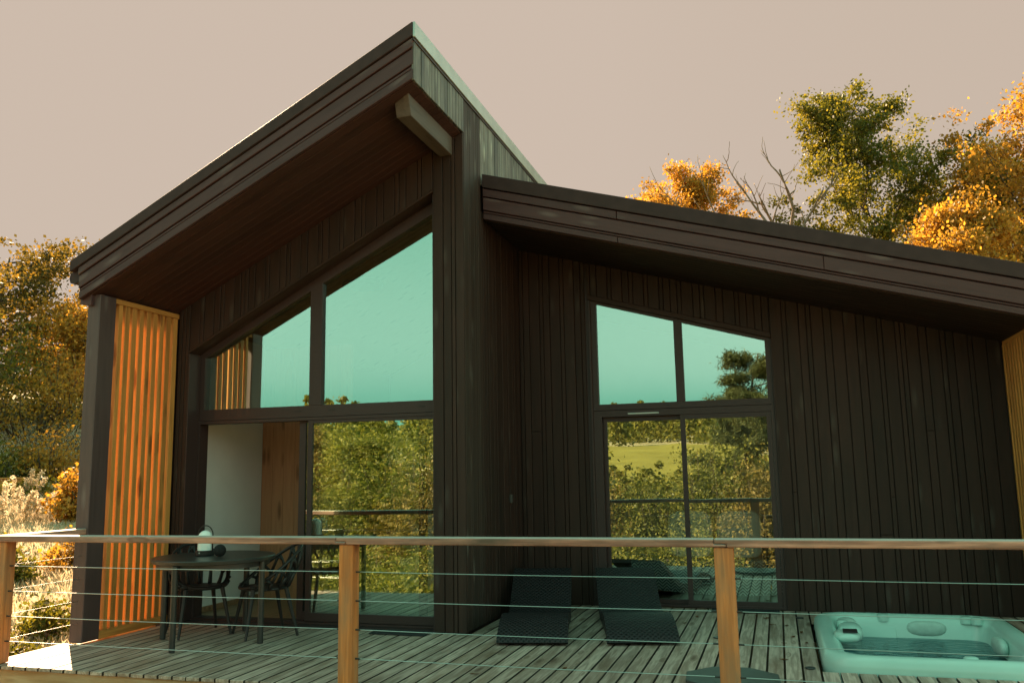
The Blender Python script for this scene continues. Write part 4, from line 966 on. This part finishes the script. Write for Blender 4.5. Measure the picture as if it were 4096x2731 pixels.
for i, (x, y, h, cr) in enumerate([(-14, -25, 4.9, 2.2), (-9.5, -27, 4.7, 2.2), (-19, -30, 5.2, 2.4), (5.5, -27, 5.4, 2.2), (9, -24, 5.4, 2.0), (-24, -36, 6.0, 2.6)]):
    tree('slope_tree', 'broad leaved tree on the slope facing the house', x, y, h, cr, (M_leafR, M_leafB, M_leafBr)[i % 3], 100 + i, 18, .075, 80, .12, 'round', .26, .12, 'trees on the opposite slope')
# far wood on the ridge
def forest():
    r_ = np.random.default_rng(3); cs = []; sp = []; sz = []
    for i in range(760):
        y = -r_.uniform(60, 330); x = r_.uniform(-1.0, .35) * (-y) * 1.0 - 5; h = r_.uniform(5, 10); n_ = 7
        if i > 600: y = -r_.uniform(27, 64); x = r_.uniform(-26, 10); h = r_.uniform(1.6, 2.8); n_ = 4       # scrub below the field
        fx_ = x - 5 * math.sin(y * .06)
        if i <= 600 and -44 < fx_ < 6 and -174 < y < -64: continue
        z = float(ground_h(x, y))
        for q in range(n_):
            f = .2 + .8 * q / (n_ - 1); cs.append((x + r_.normal(0, .5), y + r_.normal(0, .5), z + h * f)); sp.append((1.6 if n_ > 4 else .8) * (1.15 - f)); sz.append(.10 + .0032 * -y)
    v, f = leaf_cloud(cs, np.array(sp), 62, np.array(sz), 1.2, .8, 4)
    me = bpy.data.meshes.new('wood'); fast_mesh(me, v, f, False); me.materials.append(M_leafR)
    tag(put(bpy.data.objects.new('wood', me)), kind='stuff')
forest()
# dry grass on the sunny bank left of the deck
def grass(name, n, region, hgt, mat, seed):
    r_ = np.random.default_rng(seed); x = r_.uniform(region[0], region[1], n); y = r_.uniform(region[2], region[3], n)
    s = (x + 3.4) * -.72 + (y + 1) * .69
    ok = ~((x > -3.55) & (y > -2.15) & (x < 5.4)) & (s < 17.5); x, y = x[ok], y[ok]; n = len(x); z = ground_h(x, y) - .02
    dn = .5 + .5 * np.sin(x * 1.3 + 2 * np.sin(y * .9)) * np.sin(y * 1.1); h = hgt * r_.uniform(.4, 1.2, n) * (.6 + .7 * dn)
    az = r_.uniform(0, 6.28, n); wd = .006 + .007 * r_.random(n); lx, ly = r_.normal(0, .35, n) * h, r_.normal(0, .35, n) * h
    v = np.stack([np.stack([x - wd * np.cos(az), y - wd * np.sin(az), z], -1), np.stack([x + wd * np.cos(az), y + wd * np.sin(az), z], -1),
                  np.stack([x + lx * .4 + wd * .6 * np.cos(az), y + ly * .4 + wd * .6 * np.sin(az), z + h * .6], -1), np.stack([x + lx, y + ly, z + h], -1)], 1).reshape(-1, 3)
    me = bpy.data.meshes.new(name); fast_mesh(me, v, np.arange(n * 4).reshape(n, 4), False); me.materials.append(mat)
    return tag(put(bpy.data.objects.new(name, me)), kind='stuff')
grass('dry_grass', 150000, (-17, -3.5, -4, 11), .13, M_straw, 21)
grass('front_grass', 14000, (-12, 6, -14, -2.2), .3, M_leafR, 22)
# weeds, shrubs on the sunny bank
for i, (d, t_, h, r0, mt, lb) in enumerate([((-.702, .712), 10.8, .26, .15, M_leafB, 'leafy green shrub just past the left end of the deck, before the corner post'), ((-.724, .690), 9.8, .2, .10, M_leafB, 'small green shrub by the foot of the left railing post'), ((-.725, .689), 13.0, .26, .13, M_leafB, 'small green shrub higher up the bank, left of the first cable'), ((-.690, .724), 13.5, .45, .3, M_leafA, 'yellowing shrub halfway up the sunny bank'), ((-.722, .692), 18.6, .30, .6, M_leafB, 'grassy green clump beside the planter')]):
    x, y = at(d, t_); bush('bank_shrub', lb, x, y, h, r0, mt, 140 + i, 16, 30, .038, .06, 'shrubs on the sunny bank')
def weed(x, y, h, seed, lb):
    r_ = np.random.default_rng(seed); z0 = float(ground_h(x, y)); t = thing('tall_weed', lb, 'weed', (x, y, z0), 0, 'tall weeds on the bank'); sm = MB(); cs = []
    for i in range(4):
        p = crooked((x + r_.normal(0, .05), y + r_.normal(0, .05), z0 - .03), (r_.normal(0, .25), r_.normal(0, .25), 1), h * r_.uniform(.6, 1), 5, r_, .12); sm.tube(p, [.006, .005, .005, .004, .003, .002], 4)
        for q in np.linspace(.45, 1, 12): kk = min(4, int(q * 5)); cs.append(p[kk] + (p[kk + 1] - p[kk]) * (q * 5 - kk))
    sm.build('stem', M_straw, t); v, f = leaf_cloud(cs, .022, 8, .026, 2.4, 1, seed)
    me = bpy.data.meshes.new('seed_head'); fast_mesh(me, v - np.array([x, y, z0]), f, False); me.materials.append(M_straw); tag(put(bpy.data.objects.new('seed_head', me), t, W(t)), kind='stuff')
WL = ['pale seeding weed in front of the planter corner', 'short pale weed right of the planter', 'tallest pale weed, rising over the planter', 'pale weed spike near the corner post', 'pale weed spike touching the corner post', 'pale weed midway between planter and corner post', 'pale weed standing behind the planter near the bollard']
for i, (d, t_, h) in enumerate([((-.731, .682), 17.0, .75), ((-.724, .690), 16.6, .6), ((-.735, .678), 16.4, .8), ((-.703, .711), 17.5, .5), ((-.695, .719), 17.0, .5), ((-.716, .698), 16.8, .55), ((-.721, .693), 18.4, .6)]):
    x, y = at(d, t_); weed(x, y, h, 160 + i, WL[i])
# planter and bollard on the bank
x, y = at((-.7395, .673), 19.0); z0 = float(ground_h(x, y))
pl = thing('wooden_planter', 'raised timber planter of upright planks at the left edge', 'planter', (x, y, z0), R(40))
for i in range(8):
    m = MB().box(-.40 + i * .1 + .002, -.40 + (i + 1) * .1 - .002, -.22, -.19, -.1, .36); m.v = [tuple(W(pl) @ Vector(v)) for v in m.v]; m.build('plank', M_larch, pl, W(pl) @ VERT(-.4 + i * .1, -.2, 0), .003)
for i in range(4):
    m = MB().box(.402, .43, -.22 + i * .11 + .002, -.22 + (i + 1) * .11 - .002, -.1, .36); m.v = [tuple(W(pl) @ Vector(v)) for v in m.v]; m.build('plank', M_larch, pl, W(pl) @ VERT(.41, -.2 + i * .1, 0), .003)
m = MB().box(-.43, .46, -.25, .25, .361, .39); m.v = [tuple(W(pl) @ Vector(v)) for v in m.v]; m.build('cap', M_larch, pl, W(pl), .004)
x, y = at((-.7130, .701), 19.0); z0 = float(ground_h(x, y))
bo = thing('bollard', 'short grey bollard light standing on the grassy bank', 'bollard', (x, y, z0))
MB().lathe([(0, -.1), (.045, -.1), (.045, .30), (0, .30)], 16, (x, y, z0)).build('post', M_dkgrey, bo, None, 0, 2)
MB().lathe([(0, .3005), (.055, .3005), (.055, .325), (0, .33)], 16, (x, y, z0)).build('cap', M_ridge, bo, None, 0, 2)
